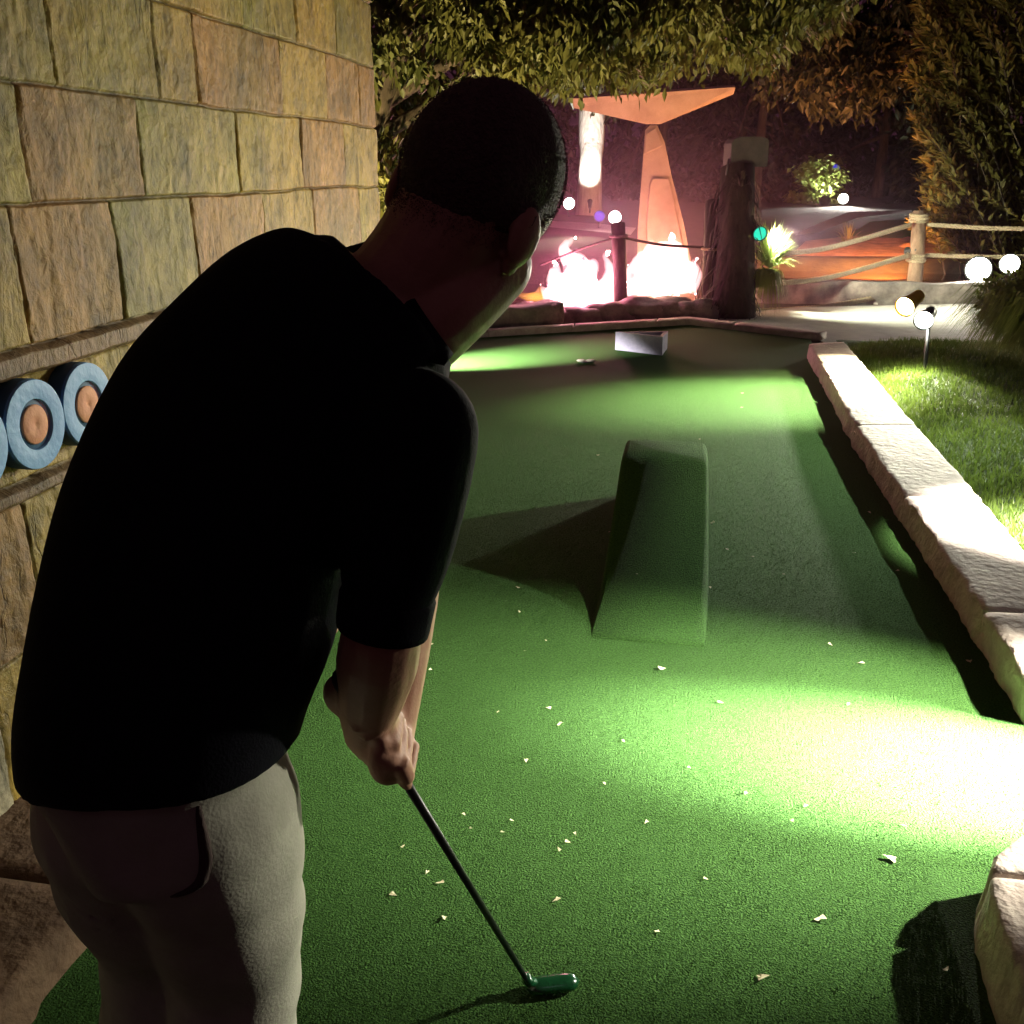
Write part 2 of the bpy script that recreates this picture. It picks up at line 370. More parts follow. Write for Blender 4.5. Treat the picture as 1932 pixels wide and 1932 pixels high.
# pond water
mb = MB().add([(-5, 11.0, -.03), (.6, 11.0, -.03), (.6, 14.4, -.03), (-5, 14.4, -.03)], [(0, 1, 2, 3)])
tag(mb.build('pond_water', M_water), kind='structure')
mb = MB().add([(.7, 13.25, .17), (7, 13.7, .17), (7, 14.95, .17), (.7, 14.9, .17)], [(0, 1, 2, 3)])
tag(mb.build('upper_pond_water', M_water), kind='structure')

# ================================================================ STONE WALL
WX = -1.55
rows = [(.08, .445, [1.2, 1.75, 2.4, 3.1, 3.9], 'tayta'), (.445, .803, [1.2, 1.955, 2.6, 3.4, 4.1], 'trytyr'), (.803, .85, [], 'l'), (.85, 1.092, [1.3, 2.9, 4.0], 'yyyy'), (1.092, 1.155, [], 'l'),
        (1.155, 1.475, [1.5, 2.08, 2.49, 2.93, 3.455, 3.95, 4.53], 'yyrgryry'), (1.475, 1.740, [1.75, 2.17, 2.67, 3.29, 3.865, 4.35], 'ggrgyry'), (1.740, 2.003, [1.8, 2.33, 2.82, 3.05, 3.705, 4.175, 4.587], 'yggyryrr'[0:1] + 'gyyryrr'),
        (2.003, 2.275, [1.6, 2.2, 2.8, 3.42, 3.89, 4.33], 'gygygyg'), (2.275, 2.6, [1.9, 2.6, 3.3, 4.0], 'ygryg'), (2.6, 2.95, [1.9, 2.9, 3.7, 4.3], 'grygy')]
pal = dict(y=(.43, .275, .046), g=(.33, .245, .050), r=(.38, .195, .046), t=(.56, .48, .36), a=(.44, .36, .23), l=(.22, .125, .05))
path = []                                     # (x, y, nx, ny, u) along the face, then round the far corner
yy = .55
us = [.55 + .0125 * i for i in range(341)]
for r_ in rows:
    for q in r_[2]: us += [q + k * .005 for k in range(-3, 4)]
us = sorted(set(round(u, 3) for u in us if .55 <= u < 4.81))
for yy in us: path.append((WX, yy, 1, 0, yy))
for k in range(1, 7):
    a = k / 6 * math.pi / 2; path.append((WX - .03 + .03 * math.cos(a), 4.81 + .03 * math.sin(a), math.cos(a), math.sin(a), 4.80 + .01 * k))
for k in range(1, 24): path.append((WX - .03 - k * .0175, 4.84, 0, 1, 4.86 + k * .0175))
zz = [.04 + .0125 * i for i in range(int(2.9 / .0125))]
for r_ in rows: zz += [r_[0] + k * .004 for k in range(-5, 6)]
zz = sorted(set(round(z, 4) for z in zz if .04 <= z <= 2.93))
verts = []; tint = []
for z in zz:
    for (x, y, nx, ny, u) in path:
        wob = .008 * noise.noise((u * 2.1, z * .3, 5)) + .004 * noise.noise((u * 9, z, 9))
        zw = z + wob; ri = 0
        for i, r in enumerate(rows):
            if r[0] <= zw < r[1]: ri = i
        if zw >= rows[-1][1]: ri = len(rows) - 1
        r = rows[ri]; led = r[3] == 'l'
        uw = u + .006 * noise.noise((z * 6, ri * 3.3, 1)) + (.004 * noise.noise((z * 25, ri, 2)))
        bi = sum(1 for q in r[2] if uw >= q); ch = r[3][min(bi, len(r[3]) - 1)]
        dz = min(abs(zw - r[0]), abs(r[1] - zw)); du = min([abs(uw - q) for q in r[2]] or [9])
        h = 0
        if led: h = .028 * min(1, (dz + .004) / .016)
        else:
            gz = min(1, dz / .0065); gu = min(1, .2 + du / .009)
            seed = ri * 13.7 + bi * 7.1
            st = noise.noise((u * 17 + seed, z * 10, seed)); st2 = noise.noise((u * 48, z * 36, seed + 4)); big = noise.noise((u * 5, z * 3, seed + 9))
            rg = 1 - abs(noise.noise((u * 13 + seed, z * 5, seed + 2))) * 2
            h = .007 * big + .004 * max(0, rg) ** 2 + .002 * abs(st) + .003 * st2 + (seed % 1) * .006
            h = h * min(gz, gu) - .010 * (1 - gz) - .008 * (1 - gu)
        verts.append((x + nx * h, y + ny * h, z))
        c = pal[ch]; jn = 1 if led else (.32 + .68 * min(1, dz / .0055, du / .006 + .1))
        v = .88 + .24 * noise.noise((u * 3, z * 2, ri * 5 + bi)); g2 = .25 * max(0, noise.noise((u * 2.2, z * 1.3, 77)))
        jn *= 1 if led else .92 + .16 * noise.noise((u * 18, z * 5, 3))
        tint.append((c[0] * v * jn * (1 - g2), c[1] * v * jn, c[2] * v * jn * (1 - g2 * .5), 1))
n = len(path); faces = [(j * n + i, j * n + i + 1, (j + 1) * n + i + 1, (j + 1) * n + i) for j in range(len(zz) - 1) for i in range(n - 1)]
nv = len(verts)                               # back of the wall
zt = zz[-1]
bk = [(WX - .43, .55, .04), (WX - .43, .55, zt), (WX - .433, 4.83, .04), (WX - .433, 4.83, zt)]
verts += bk; tint += [(.2, .15, .1, 1)] * 4; top0 = (len(zz) - 1) * n
faces += [(nv, nv + 2, nv + 3, nv + 1), (0, top0, nv + 1, nv), tuple([top0 + i for i in range(n)] + [nv + 3, nv + 1])]
stone_wall = empty('stone_wall', (WX, 2.7, .04), 'tall stamped stone wall of tan and reddish blocks behind the golfer', 'wall')
me = bpy.data.meshes.new('block_face'); me.from_pydata(verts, [], faces)
ca = me.color_attributes.new('tint', 'FLOAT_COLOR', 'POINT'); ca.data.foreach_set('color', [q for c in tint for q in c])
for p in me.polygons: p.use_smooth = True
o = bpy.data.objects.new('block_face', me); col.objects.link(o); me.materials.append(M_wall); setparent(o, stone_wall)
# painted discs between the two ledges
def disc(y, z, label):
    root = empty('wall_disc', (WX, y, z), label, 'disc ornament', 'painted discs on the stone wall')
    c = Vector((WX - .005, y, z))
    MB().lathe(c, (1, 0, 0), [(.100, 0), (.1050, .004), (.1055, .006), (.1055, .0535), (.1052, .0548), (.1042, .0552), (.1035, .0553), (.0615, .0553), (.0605, .0551), (.060, .0545), (.0598, .043), (.002, .042)], 48).build('ring', M_blue, root)
    MB().lathe(c, (1, 0, 0), [(.1062, .002), (.1068, .006), (.1072, .042), (.1062, .047)], 48).build('rim', M_dblue, root)
    MB().lathe(c, (1, 0, 0), [(.0575, .040), (.0575, .0455), (.048, .0455), (.002, .0456)], 40).build('groove', M_dblue, root)
    MB().lathe(c, (1, 0, 0), [(.046, .044), (.047, .051), (.044, .053), (.006, .053), (.004, .0515), (.001, .0515)], 40).build('centre', M_terra, root)
disc(1.780, .985, 'blue disc with terracotta centre, cut off by the left picture edge')
disc(1.991, .985, 'blue disc with terracotta centre, wholly in view on the stone wall')
disc(2.202, .985, 'blue disc with terracotta centre, half hidden behind the black shirt')

# ================================================================ RAMP
def ramp():
    root = empty('carpet_ramp', (-.1, 4, 0), 'green carpeted wedge ramp rising in the middle of the putting green', 'ramp')
    prof = []
    H = .30; y0, y1, y2 = 3.08, 4.34, 4.70
    for i in range(25):
        t = i / 24; prof.append((y0 + (y1 - y0) * t, H * t ** 1.4))
    prof += [(y1 + .12, H + .003), (y2 - .05, H + .001), (y2 - .02, H - .006), (y2, H - .03)]
    rs = []
    for y, z in prof:
        xl = -.285; xr = .105 + .012 * math.sin((y - 3) * 2); e = min(.022, z * .5 + .001)
        rs.append([Vector((xl - .004, y, -.01)), Vector((xl, y, max(z - e, -.004))), Vector((xl + e * .4, y, z - e * .3)), Vector((xl + e, y, z)), Vector(((xl + xr) / 2, y, z + .004)), Vector((xr - e, y, z)), Vector((xr - e * .4, y, z - e * .3)), Vector((xr, y, max(z - e, -.004))), Vector((xr + .01, y, -.01))])
    MB().rings(rs).build('carpet_surface', M_green, root)
ramp()

# ================================================================ BLOCK ON THE GREEN
def wedge():
    a, b, c = G(1160, 660), G(1249, 671), G(1259, 658); h = .165
    c = b + (c - b).normalized() * .36
    root = empty('bumper_block', (a + b + c) / 3, 'lavender grey triangular bumper block with open top on the green', 'block')
    tri = [a, b, c]; cen = (a + b + c) / 3
    for i in range(3):
        p, q = tri[i], tri[(i + 1) % 3]; d = (q - p).normalized(); nin = Vector((-d.y, d.x, 0))
        if nin.dot(cen - p) < 0: nin = -nin
        t = .035; e0 = .004 if i else 0
        MB().add([p + Vector((0, 0, .0)), q, q + nin * t - d * t * 1.2, p + nin * t + d * t * 1.2] + [v + Vector((0, 0, h - .002 * i)) for v in (p, q, q + nin * t - d * t * 1.2, p + nin * t + d * t * 1.2)],
                 [(0, 1, 2, 3), (4, 5, 6, 7), (0, 1, 5, 4), (1, 2, 6, 5), (2, 3, 7, 6), (3, 0, 4, 7)]).build('side_board', M_lav, root, bevel=.004)
wedge()
# hole with a pale rim mark
c = G(1104, 683); hole = empty('golf_hole', c, 'golf hole cup with two pale spots in the green', 'hole')
MB().lathe(c + Vector((0, 0, .003)), (0, 0, 1), [(.056, 0), (.056, .003), (.050, .003), (.050, 0)], 24).build('rim', M_metal, hole)
MB().lathe(c + Vector((0, 0, .0035)), (0, 0, 1), [(.049, 0), (.001, .0005)], 24).build('cup', M_rubber, hole)
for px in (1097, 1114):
    q = G(px, 683); MB().ell(q + Vector((0, 0, .012)), (.042, .028, .012)).build('pale_spot', M_pebble, hole)  # two pale flattened spots at the hole

# ================================================================ FALLEN LEAVES
def leaf_mesh(s, k):
    r = random.Random(k); pts = []; n = 9
    for i in range(n):
        a = 2 * math.pi * i / n; rr = s * (1 if i % 3 == 0 else r.uniform(.45, .7)); pts.append(Vector((rr * math.cos(a), .62 * rr * math.sin(a), r.uniform(.0, .25) * s)))
    mb = MB(); mb.add([(0, 0, .1 * s)] + pts, [(0, i + 1, (i + 1) % n + 1) for i in range(n)])
    return mb
spots = [(1247, 1263, 2), (1036, 1338, 1.3), (1057, 1368, 1.8), (993, 1437, 1.4), (977, 1110, 1.4), (980, 1156, 1), (1625, 1253, 1.8), (1828, 1250, 2), (1886, 1277, 1.6), (1566, 1217, 1.3), (1358, 1327, 1.4), (1680, 1623, 2.4), (1549, 1736, 2), (1437, 1847, 2), (1050, 1700, 1.6), (1520, 1523, 1.2),
         (1495, 1551, 1), (1407, 1499, 1.2), (1220, 1553, 1), (742, 1690, 1.5), (832, 1668, 1.5), (806, 1648, 1), (838, 1735, 1.3), (875, 1538, .9), (948, 1572, .9), (965, 1550, .9), (888, 1565, .8), (1345, 987, 1.6), (1640, 968, 1.6), (1693, 1078, 1.2), (1612, 1045, 1.2), (1400, 743, 2), (1400, 770, 1.8), (1320, 830, 1.6), (1128, 860, 1.6), (1785, 1832, 1.2),
         (1420, 1052, 1.2), (1372, 1038, 1), (1478, 1085, 1.1), (1565, 745, 1.6), (1340, 1110, 1.1), (1150, 1005, 1), (940, 1345, .8), (812, 1265, 1), (815, 1217, .8), (1070, 1590, 1.1), (1085, 1575, .9), (1055, 1605, .9), (1200, 1115, .9), (1030, 1210, .8), (730, 1330, 1), (760, 1600, .9), (1176, 1400, .8), (990, 1230, .8), (1300, 1450, .8), (1600, 1330, .9), (1330, 1660, .9), (1240, 1760, .9), (1140, 1480, .9), (1705, 1560, 1)]
own = {(1680, 1623, 2.4): 'largest pale fallen leaf on the carpet near the right kerb end', (1247, 1263, 2): 'pale fallen leaf lying just below the foot of the carpet ramp', (1828, 1250, 2): 'pale crumpled fallen leaf close to the right stone kerb', (1549, 1736, 2): 'pale fallen leaf on the dark carpet left of the near kerb shadow', (1437, 1847, 2): 'pale fallen leaf low on the carpet right of the putter head'}
protos = [leaf_mesh(.0088, k).build('fallen_leaf', M_petal, smooth=False) for k in range(5)]
for i, s_ in enumerate(spots):
    px, py, s = s_; q = G(px, py)
    if -.285 < q.x < .1 and 3.08 < q.y < 4.8:
        q.z = .30 * max(0, (q.y - 3.08) / 1.26) ** 1.4 if q.y < 4.34 else .30; q.y += 0
    o = protos[i] if i < 5 else protos[i % 5].copy()
    if i >= 5: col.objects.link(o)
    o.location = (q.x, q.y, q.z + .004); o.rotation_euler = (rnd.uniform(-.3, .3), rnd.uniform(-.3, .3), rnd.uniform(0, 6.28)); o.scale = (s, s, s)
    tag(o, own.get(s_, 'small pale fallen leaf lying on the green carpet'), 'leaf', 'fallen leaves on the green')

# ================================================================ LAMPS OF THE COURSE, SOME ASSUMED OR ADDED OUT OF VIEW
r2 = garden_spot('garden_spotlight', G(1745, 700, .07), P(1743, 604, 7.9), P(1690, 668, 7.3), 260, 80, 'two headed spotlight on a dark stake in the lawn, yellow and dark heads', colr=(1, .96, .80), blend=1, k=1.45)
lamp_head(r2, P(1708, 578, 7.95), P(1672, 606, 7.8), M_yellow, M_bulbw, .24, .085)
spot('spot', P(1704, 583, 7.9), (.6, 7.5, 0), 90, 60, (1, .90, .55), 1, .03, r2)
rp = garden_spot('assumed_pole_spotlight', (2.35, 2.64, .03), (2.30, 2.62, 1.30), (.50, 2.48, 0), 820, 48, 'two headed spotlight on a pole, assumed out of view, aimed at the green between the kerbs', blend=1.0, colr=(1, .97, .80))  # unseen lamp, assumed for the pool of light between the kerbs
lamp_head(rp, (2.28, 2.36, .72), (.84, 2.47, 0), M_metal, M_bulb)
MB().tube([(2.335, 2.64, .70), (2.33, 2.50, .71), (2.40, 2.36, .735)], .012).build('bracket', M_metal, rp)
spot('spot', (2.25, 2.362, .705), (.86, 2.46, 0), 4000, 27, (1, .98, .88), 1, .03, rp)
spot('spot', (2.27, 2.60, 1.38), (-.08, 1.25, .66), 120, 24, (1, .95, .78), 1, .05, rp)  # added light on the trousers, without a lamp head
garden_spot('assumed_pole_spotlight', (2.3, 4.6, .06), (2.2, 4.58, 1.9), (1.60, 4.30, .05), 1700, 36, 'spotlight on a pole, assumed out of view, aimed at the lawn edge and kerb', blend=1.0)  # lamp out of view, assumed for the bright patch on lawn and kerb
garden_spot('assumed_pole_spotlight', (3.3, 7.2, .06), (3.2, 7.1, 1.6), (-.1, 4.8, .1), 330, 62, 'spotlight on a pole, assumed out of view to cast the ramp shadow, aimed across the green at the ramp', blend=1.0, colr=(.90, 1, .84))  # assumed lamp beyond the right edge, placed to throw the ramp's shadow
garden_spot('assumed_pole_spotlight', (3.0, 8.1, .06), (2.9, 8.0, 1.9), (.72, 7.1, 0), 2300, 34, 'spotlight on a pole by the bush, assumed out of view, aimed over the kerb at the far green', blend=1.0, colr=(1, .96, .74))  # assumed lamp off to the right, makes the bright band beside the kerb
garden_spot('assumed_pole_spotlight', (-2.75, 7.3, -.05), (-2.6, 7.35, .6), (-1.80, 8.10, 0), 900, 42, 'hidden spotlight assumed behind the stone wall, aimed at the far green', blend=1.0)  # hidden lamp assumed for the lit patch at the far left
garden_spot('added_wall_light', (2.9, 4.9, .05), (2.85, 4.88, .55), (-1.55, 3.9, 1.8), 105, 54, 'low spotlight added out of view to light the stone wall across the green', colr=(1, .68, .16), blend=1.0, rad=.05)  # lamp added out of view to brighten the wall
garden_spot('assumed_tree_washer', (-2.3, 6.2, -.05), (-2.25, 6.3, .2), (-1.5, 8.4, 2.7), 300, 110, 'warm uplight assumed out of view under the overhanging tree', colr=(1, .78, .36), blend=1.0, rad=.06)  # uplight not in view, assumed for the warm light on the leaves
# floodlights by the pond on the right
fl1 = garden_spot('flood_lamp', P(1843, 530, 12.4), P(1846, 508, 12.4), P(1835, 640, 9.0), 90, 140, 'large glaring floodlight by the pond wall under the shrub', colr=(1, .93, .74), blend=1, k=3.0, rad=.1)
spot('spot', P(1846, 500, 12.6), P(1830, 200, 13.6), 230, 140, (1, .58, .20), 1, .08, fl1)
garden_spot('flood_lamp', P(1905, 520, 12.2), P(1905, 498, 12.2), P(1890, 640, 9.0), 60, 120, 'smaller glaring floodlight right of the large one under the shrub', colr=(1, .93, .72), blend=1, k=2.3, rad=.1)
garden_spot('added_bank_light', (2.75, 13.75, .17), (2.7, 13.8, .55), (1.6, 15.4, .35), 600, 150, 'unseen amber lamp added in the upper pond to light the bank', colr=(1, .36, .10), blend=1, rad=.05)  # unseen lamp added to turn the bank orange
# lamp with green lens on the thatched post, shining on the spiky plant
gp = P(1434, 441, 10.85)
gl = garden_spot('green_lens_lamp', gp, gp, P(1462, 462, 10.45), 2, 120, 'dark lamp with teal lens beside the spiky plant', lens=M_teal, colr=(.95, 1, .75), blend=1, post=False, k=1.5)
spot('spot', gp + Vector((.12, 0, .02)), P(1495, 462, 11.0), 330, 120, (.95, 1, .75), 1, .04, gl)
# lamps beyond
tb = P(1112, 372, 20.5)
garden_spot('tree_uplight', P(1113, 398, 19.3), P(1113, 380, 19.5), P(1113, 250, 20.3), 420, 60, 'uplight at the foot of the pale tree trunk', colr=(1, .97, .86), blend=1)
garden_spot('ground_lamp', P(1073, 405, 17.5), P(1074, 384, 17.5), P(1090, 398, 17.0), 40, 120, 'bright ground lamp left of the pale tree trunk', colr=(1, .95, .65), blend=1, k=2.0)
garden_spot('post_lamp', P(1160, 425, 11.9), P(1160, 410, 11.9), P(1110, 560, 8.0), 12, 140, 'round white lamp on top of the dark rope post', blend=1, k=1.5, post=False)
garden_spot('blue_lamp', P(1130, 425, 15.0), P(1131, 408, 15.0), P(1120, 425, 14.0), 2, 80, 'small lamp with blue lens left of the white post lamp', lens=M_bluelens, k=1.6, colr=(.8, .85, 1))
garden_spot('far_lamp', P(1590, 395, 24), P(1591, 375, 24), P(1580, 425, 20), 200, 110, 'white lamp by the far path beside the small bush', blend=1, k=2.4)
garden_spot('bush_lamp', P(1556, 400, 24.6), P(1556, 378, 24.6), P(1562, 320, 25), 120, 110, 'white uplight under the small far bush', blend=1, k=2.8, colr=(.9, 1, .85))
garden_spot('blue_lamp', P(1580, 340, 25.2), P(1577, 318, 25.2), P(1565, 325, 23.5), 3, 80, 'small lamp with blue lens above the small far bush', lens=M_bluelens, k=2.0, colr=(.8, .85, 1))
garden_spot('distant_lamp', P(1671, 300, 40), P(1671, 277, 40), P(1660, 280, 30), 5, 80, 'tiny distant lamp among the dark trees', k=2.0)

# ================================================================ FIRE
def tongue(mb, d, pts):
    C = catmull([P(x, y, d + dd) for x, y, r, dd in pts], 16); rr = catmull([Vector((r * d / 1840, 0, 0)) for x, y, r, dd in pts], 16)
    mb.tube(C, [max(.006, v.x) for v in rr], 12)
def lick(o, sd):
    for v in o.data.vertices:
        p = v.co; v.co += v.normal * (.045 * noise.noise((p.x * 6 + sd, p.y * 6, p.z * 3.2)) + .02 * noise.noise((p.x * 17 + sd, p.y * 17, p.z * 9)))
def blob(mb, d, x, y, rx, ry): mb.ell(P(x, y, d), (rx * d / 1840, max(.10, .7 * rx * d / 1840), ry * d / 1840))
fr = empty('fire', P(1085, 572, 11.9), 'tall ragged fire left of the dark rope post', 'fire')
fm = MB()
for a in [(1078, 548, 46, 32), (1105, 556, 52, 26), (1095, 525, 33, 36), (1060, 552, 34, 24), (1090, 505, 20, 26), (1140, 555, 28, 20)]: blob(fm, 11.9, *a)
tongue(fm, 11.9, [(1092, 520, 26, 0), (1082, 497, 19, .05), (1065, 480, 14, .02), (1066, 466, 9, -.05), (1076, 455, 6, -.05), (1087, 447, 1, -.05)])
tongue(fm, 11.9, [(1130, 560, 22, 0), (1146, 535, 15, .1), (1154, 512, 11, .08), (1146, 494, 8, .05), (1140, 480, 6, .05), (1150, 474, 1, .05)])
tongue(fm, 11.9, [(1150, 560, 18, 0), (1162, 530, 11, -.05), (1164, 508, 6, 0), (1168, 492, 1, 0)])
tongue(fm, 11.9, [(1108, 520, 22, .1), (1118, 500, 13, .1), (1122, 488, 2, .1)])
tongue(fm, 11.9, [(1060, 545, 26, -.1), (1045, 520, 15, -.1), (1048, 505, 8, -.1), (1043, 492, 1, -.1)])
tongue(fm, 11.9, [(1050, 560, 20, -.1), (1032, 556, 12, -.1), (1024, 545, 7, -.1), (1018, 536, 1, -.1)])
lick(fuse(fm, 'flame', M_flame, fr, .014, 3), 1)
fo = MB(); blob(fo, 11.8, 1012, 560, 24, 9); tongue(fo, 11.8, [(1000, 562, 9, 0), (985, 558, 6, 0), (972, 556, 1, 0)]); tongue(fo, 11.8, [(1020, 558, 10, 0), (1018, 546, 6, 0), (1022, 536, 1, 0)])
fuse(fo, 'low_flame', M_flameo, fr, .02, 2)
fr2 = empty('fire', P(1250, 556, 12.5), 'wide white hot fire at the foot of the tail fin', 'fire')
fm = MB()
for a in [(1250, 530, 55, 30), (1285, 522, 32, 34), (1208, 540, 26, 22), (1225, 505, 32, 34), (1260, 490, 40, 36), (1190, 548, 14, 12)]: blob(fm, 12.5, *a)
tongue(fm, 12.5, [(1192, 552, 12, 0), (1184, 525, 10, 0), (1190, 505, 9, 0), (1205, 490, 8, 0), (1215, 478, 2, 0)])
tongue(fm, 12.5, [(1290, 530, 24, 0), (1306, 510, 13, 0), (1308, 496, 7, 0), (1316, 486, 1, 0)])
tongue(fm, 12.5, [(1300, 545, 16, 0), (1313, 528, 9, 0), (1318, 512, 5, 0), (1315, 500, 1, 0)])
tongue(fm, 12.5, [(1230, 500, 22, 0), (1226, 470, 12, 0), (1232, 452, 2, 0)])
tongue(fm, 12.5, [(1265, 490, 26, 0), (1272, 462, 12, 0), (1266, 444, 2, 0)])
tongue(fm, 12.5, [(1285, 500, 16, 0), (1290, 474, 8, 0), (1284, 460, 1, 0)])
lick(fuse(fm, 'flame', M_flame, fr2, .014, 3), 5)
point('glow', P(1085, 520, 11.5), 60, (1, .28, .42), .25, fr)
point('glow', P(1245, 500, 12.1), 44, (1, .55, .26), .25, fr2)

# pinkish haze volume added for the lens glare round the flames
mb = MB().ell(P(1190, 500, 12.0) + Vector((0, 0, .4)), (4.6, 2.6, 2.9), None, 32, 18)
m = bpy.data.materials.new('glare_haze'); m.use_nodes = True; t = m.node_tree; t.nodes.remove(t.nodes['Principled BSDF'])
pv = t.nodes.new('ShaderNodeVolumePrincipled'); pv.inputs['Color'].default_value = (.95, .55, .80, 1); tc = t.nodes.new('ShaderNodeTexCoord'); mp = t.nodes.new('ShaderNodeMapping'); mp.inputs['Location'].default_value = (-1, -1, -1); mp.inputs['Scale'].default_value = (2, 2, 2); gt = t.nodes.new('ShaderNodeTexGradient'); gt.gradient_type = 'QUADRATIC_SPHERE'; ml = t.nodes.new('ShaderNodeMath'); ml.operation = 'MULTIPLY'; ml.inputs[1].default_value = .095
t.links.new(tc.outputs['Generated'], mp.inputs[0]); t.links.new(mp.outputs[0], gt.inputs[0]); t.links.new(gt.outputs['Fac'], ml.inputs[0]); t.links.new(ml.outputs[0], pv.inputs['Density'])
sc.cycles.volume_step_rate = 3; sc.cycles.volume_max_steps = 64; pv.inputs['Anisotropy'].default_value = .2
t.links.new(pv.outputs[0], t.nodes['Material Output'].inputs['Volume'])
tag(mb.build('glare_haze', m), 'thin pinkish haze added for the lens glare round the two fires', 'glare_haze', kind='stuff')

# ================================================================ TAIL FIN
def tail():
    d = 13.3; root = empty('tail_fin', P(1260, 560, d), 'upright tail fin of a crashed plane standing behind the fire', 'tail fin')
    def slab(pts, th, name, mat=M_tail, dd=d, par=None):
        f_ = [P(x, y, dd) for x, y in pts]; off = ray(1250, 350).normalized() * th; off.z = 0
        n = len(f_); return MB().add(f_ + [v + off for v in f_], [tuple(range(n)), tuple(range(n, 2 * n))[::-1]] + [(i, (i + 1) % n, (i + 1) % n + n, i + n) for i in range(n)]).build(name, mat, par or root, bevel=.012)
    fin = slab([(1201, 570), (1203, 430), (1213, 300), (1217, 246), (1226, 236), (1240, 236), (1254, 268), (1268, 335), (1290, 420), (1318, 570)], .22, 'fin')
    slab([(1222, 560), (1220, 420), (1226, 348), (1232, 337), (1262, 337), (1280, 420), (1306, 560)], .05, 'rudder_panel', dd=d - .06, par=fin)
    slab([(1215, 292), (1219, 252), (1238, 240), (1250, 275)], .03, 'fairing', dd=d - .035, par=fin)
    st = MB()
    A = P(1078, 186, d - .35); B = P(1082, 204, d - .25); C = P(1218, 236, d - .1); D = P(1246, 236, d - .1); E_ = P(1384, 178, d - .25); F_ = P(1388, 164, d - .35); Gm = P(1233, 176, d - .65)
    Am, Fm = P(1082, 182, d + .25), P(1386, 160, d + .25)
    off = Vector((0, .12, .05)); pts = [A, B, C, D, E_, F_, Gm]
    pts = [A, B, C, D, E_, F_, Fm, Am]
    st.add(pts, [(0, 1, 2, 3, 4, 5), (0, 5, 6, 7), (1, 7, 6, 4, 3, 2), (0, 7, 1), (5, 4, 6)])
    st.build('stabilizer', M_tail, root, bevel=.012)
tail()

# ================================================================ ROPE FENCE, POSTS
def rope(name, pts, r, label, group, mat=M_rope, twist=True):
    mb = MB(); P_ = catmull(pts, 40)
    if twist:
        for s in range(3):
            q = []
            n = 150; C = catmull(pts, n); L = sum((b - a).length for a, b in zip(C, C[1:]))
            for i, c in enumerate(C):
                a = 2 * math.pi * (s / 3 + i / n * L / .12); q.append(c + Vector((math.cos(a) * .15, math.cos(a) * .15, math.sin(a))) * r * .5)
            mb.tube(q, r * .62, 6)
    else: mb.tube(P_, r, 8)
    return tag(mb.build(name, mat), label, 'rope', group)
dA = 12.6
pa_b, pa_t = P(1722, 575, dA), P(1735, 398, dA)
root = empty('rope_post', pa_b, 'pale round wooden post with three rope ties right of the pond', 'post', 'posts of the rope fence')
mb = MB().tube([pa_b - Vector((0, 0, .1)), pa_b.lerp(pa_t, .5) + Vector((.01, 0, 0)), pa_t - Vector((0, 0, .02)), pa_t], [.098, .092, .085, .075], 14); mb.build('post_shaft', M_wood, root)
for t in (.93, .505, .12):
    c = pa_b.lerp(pa_t, t)
    m2 = MB()
    for k in (-1, 0, 1):
        q = [c + Vector((math.cos(a) * .108, math.sin(a) * .108, k * .035 + .012 * math.sin(a))) for a in [i / 16 * 2 * math.pi for i in range(17)]]
        m2.tube(q, .021, 6)
    m2.build('rope_tie', M_rope, root)
for (L, Mx, Rr), lab in [(((1428, 482), (1560, 468), (1718, 424)), 'top slack rope from the spiky plant to the pale post'), (((1420, 537), (1560, 524), (1714, 482)), 'middle slack rope from the spiky plant to the pale post'), (((1415, 588), (1560, 578), (1714, 549)), 'lowest slack rope from the spiky plant to the pale post')]:
    rope('fence_rope', [P(*L, 11.4), P(*Mx, 12.0), P(*Rr, dA - .1)], .032, lab, 'ropes of the fence')
for (L, Rr), lab in [(((1742, 423), (2010, 432)), 'top rope running right from the pale post across the shrub'), (((1738, 481), (2010, 482)), 'middle rope running right from the pale post past the floodlights'), (((1735, 550), (2010, 580)), 'lowest rope running right from the pale post behind the bush')]:
    a, b = P(*L, dA), P(*Rr, 12.2)
    rope('fence_rope', [a, a.lerp(b, .5) - Vector((0, 0, .02)), b], .028, lab, 'ropes of the fence')
# dark post between the fires
pb_b, pb_t = P(1173, 575, 11.4), P(1166, 422, 11.4)
root = empty('rope_post', pb_b, 'dark round post standing between the two fires', 'post', 'posts of the rope fence')
MB().tube([pb_b - Vector((0, 0, .15)), pb_b.lerp(pb_t, .6), pb_t, pb_t + Vector((0, 0, .01))], [.078, .078, .085, .07], 14).build('post_shaft', M_darkwood, root)
m2 = MB().tube([pb_b.lerp(pb_t, .85) + Vector((math.cos(a) * .095, math.sin(a) * .095, 0)) for a in [i / 16 * 2 * math.pi for i in range(17)]], .022, 6); m2.build('rope_tie', M_darkwood, root)
rope('fence_rope', [P(1180, 449, 11.4), P(1250, 462, 11.3), P(1334, 467, 11.2)], .016, 'thin dark rope from the dark post across the tail fin', 'ropes of the fence', M_darkwood, False)
rope('fence_rope', [P(1158, 449, 11.4), P(1100, 468, 11.5), P(1020, 500, 11.6)], .013, 'thin dark rope sloping left from the dark post behind the flames', 'ropes of the fence', M_darkwood, False)
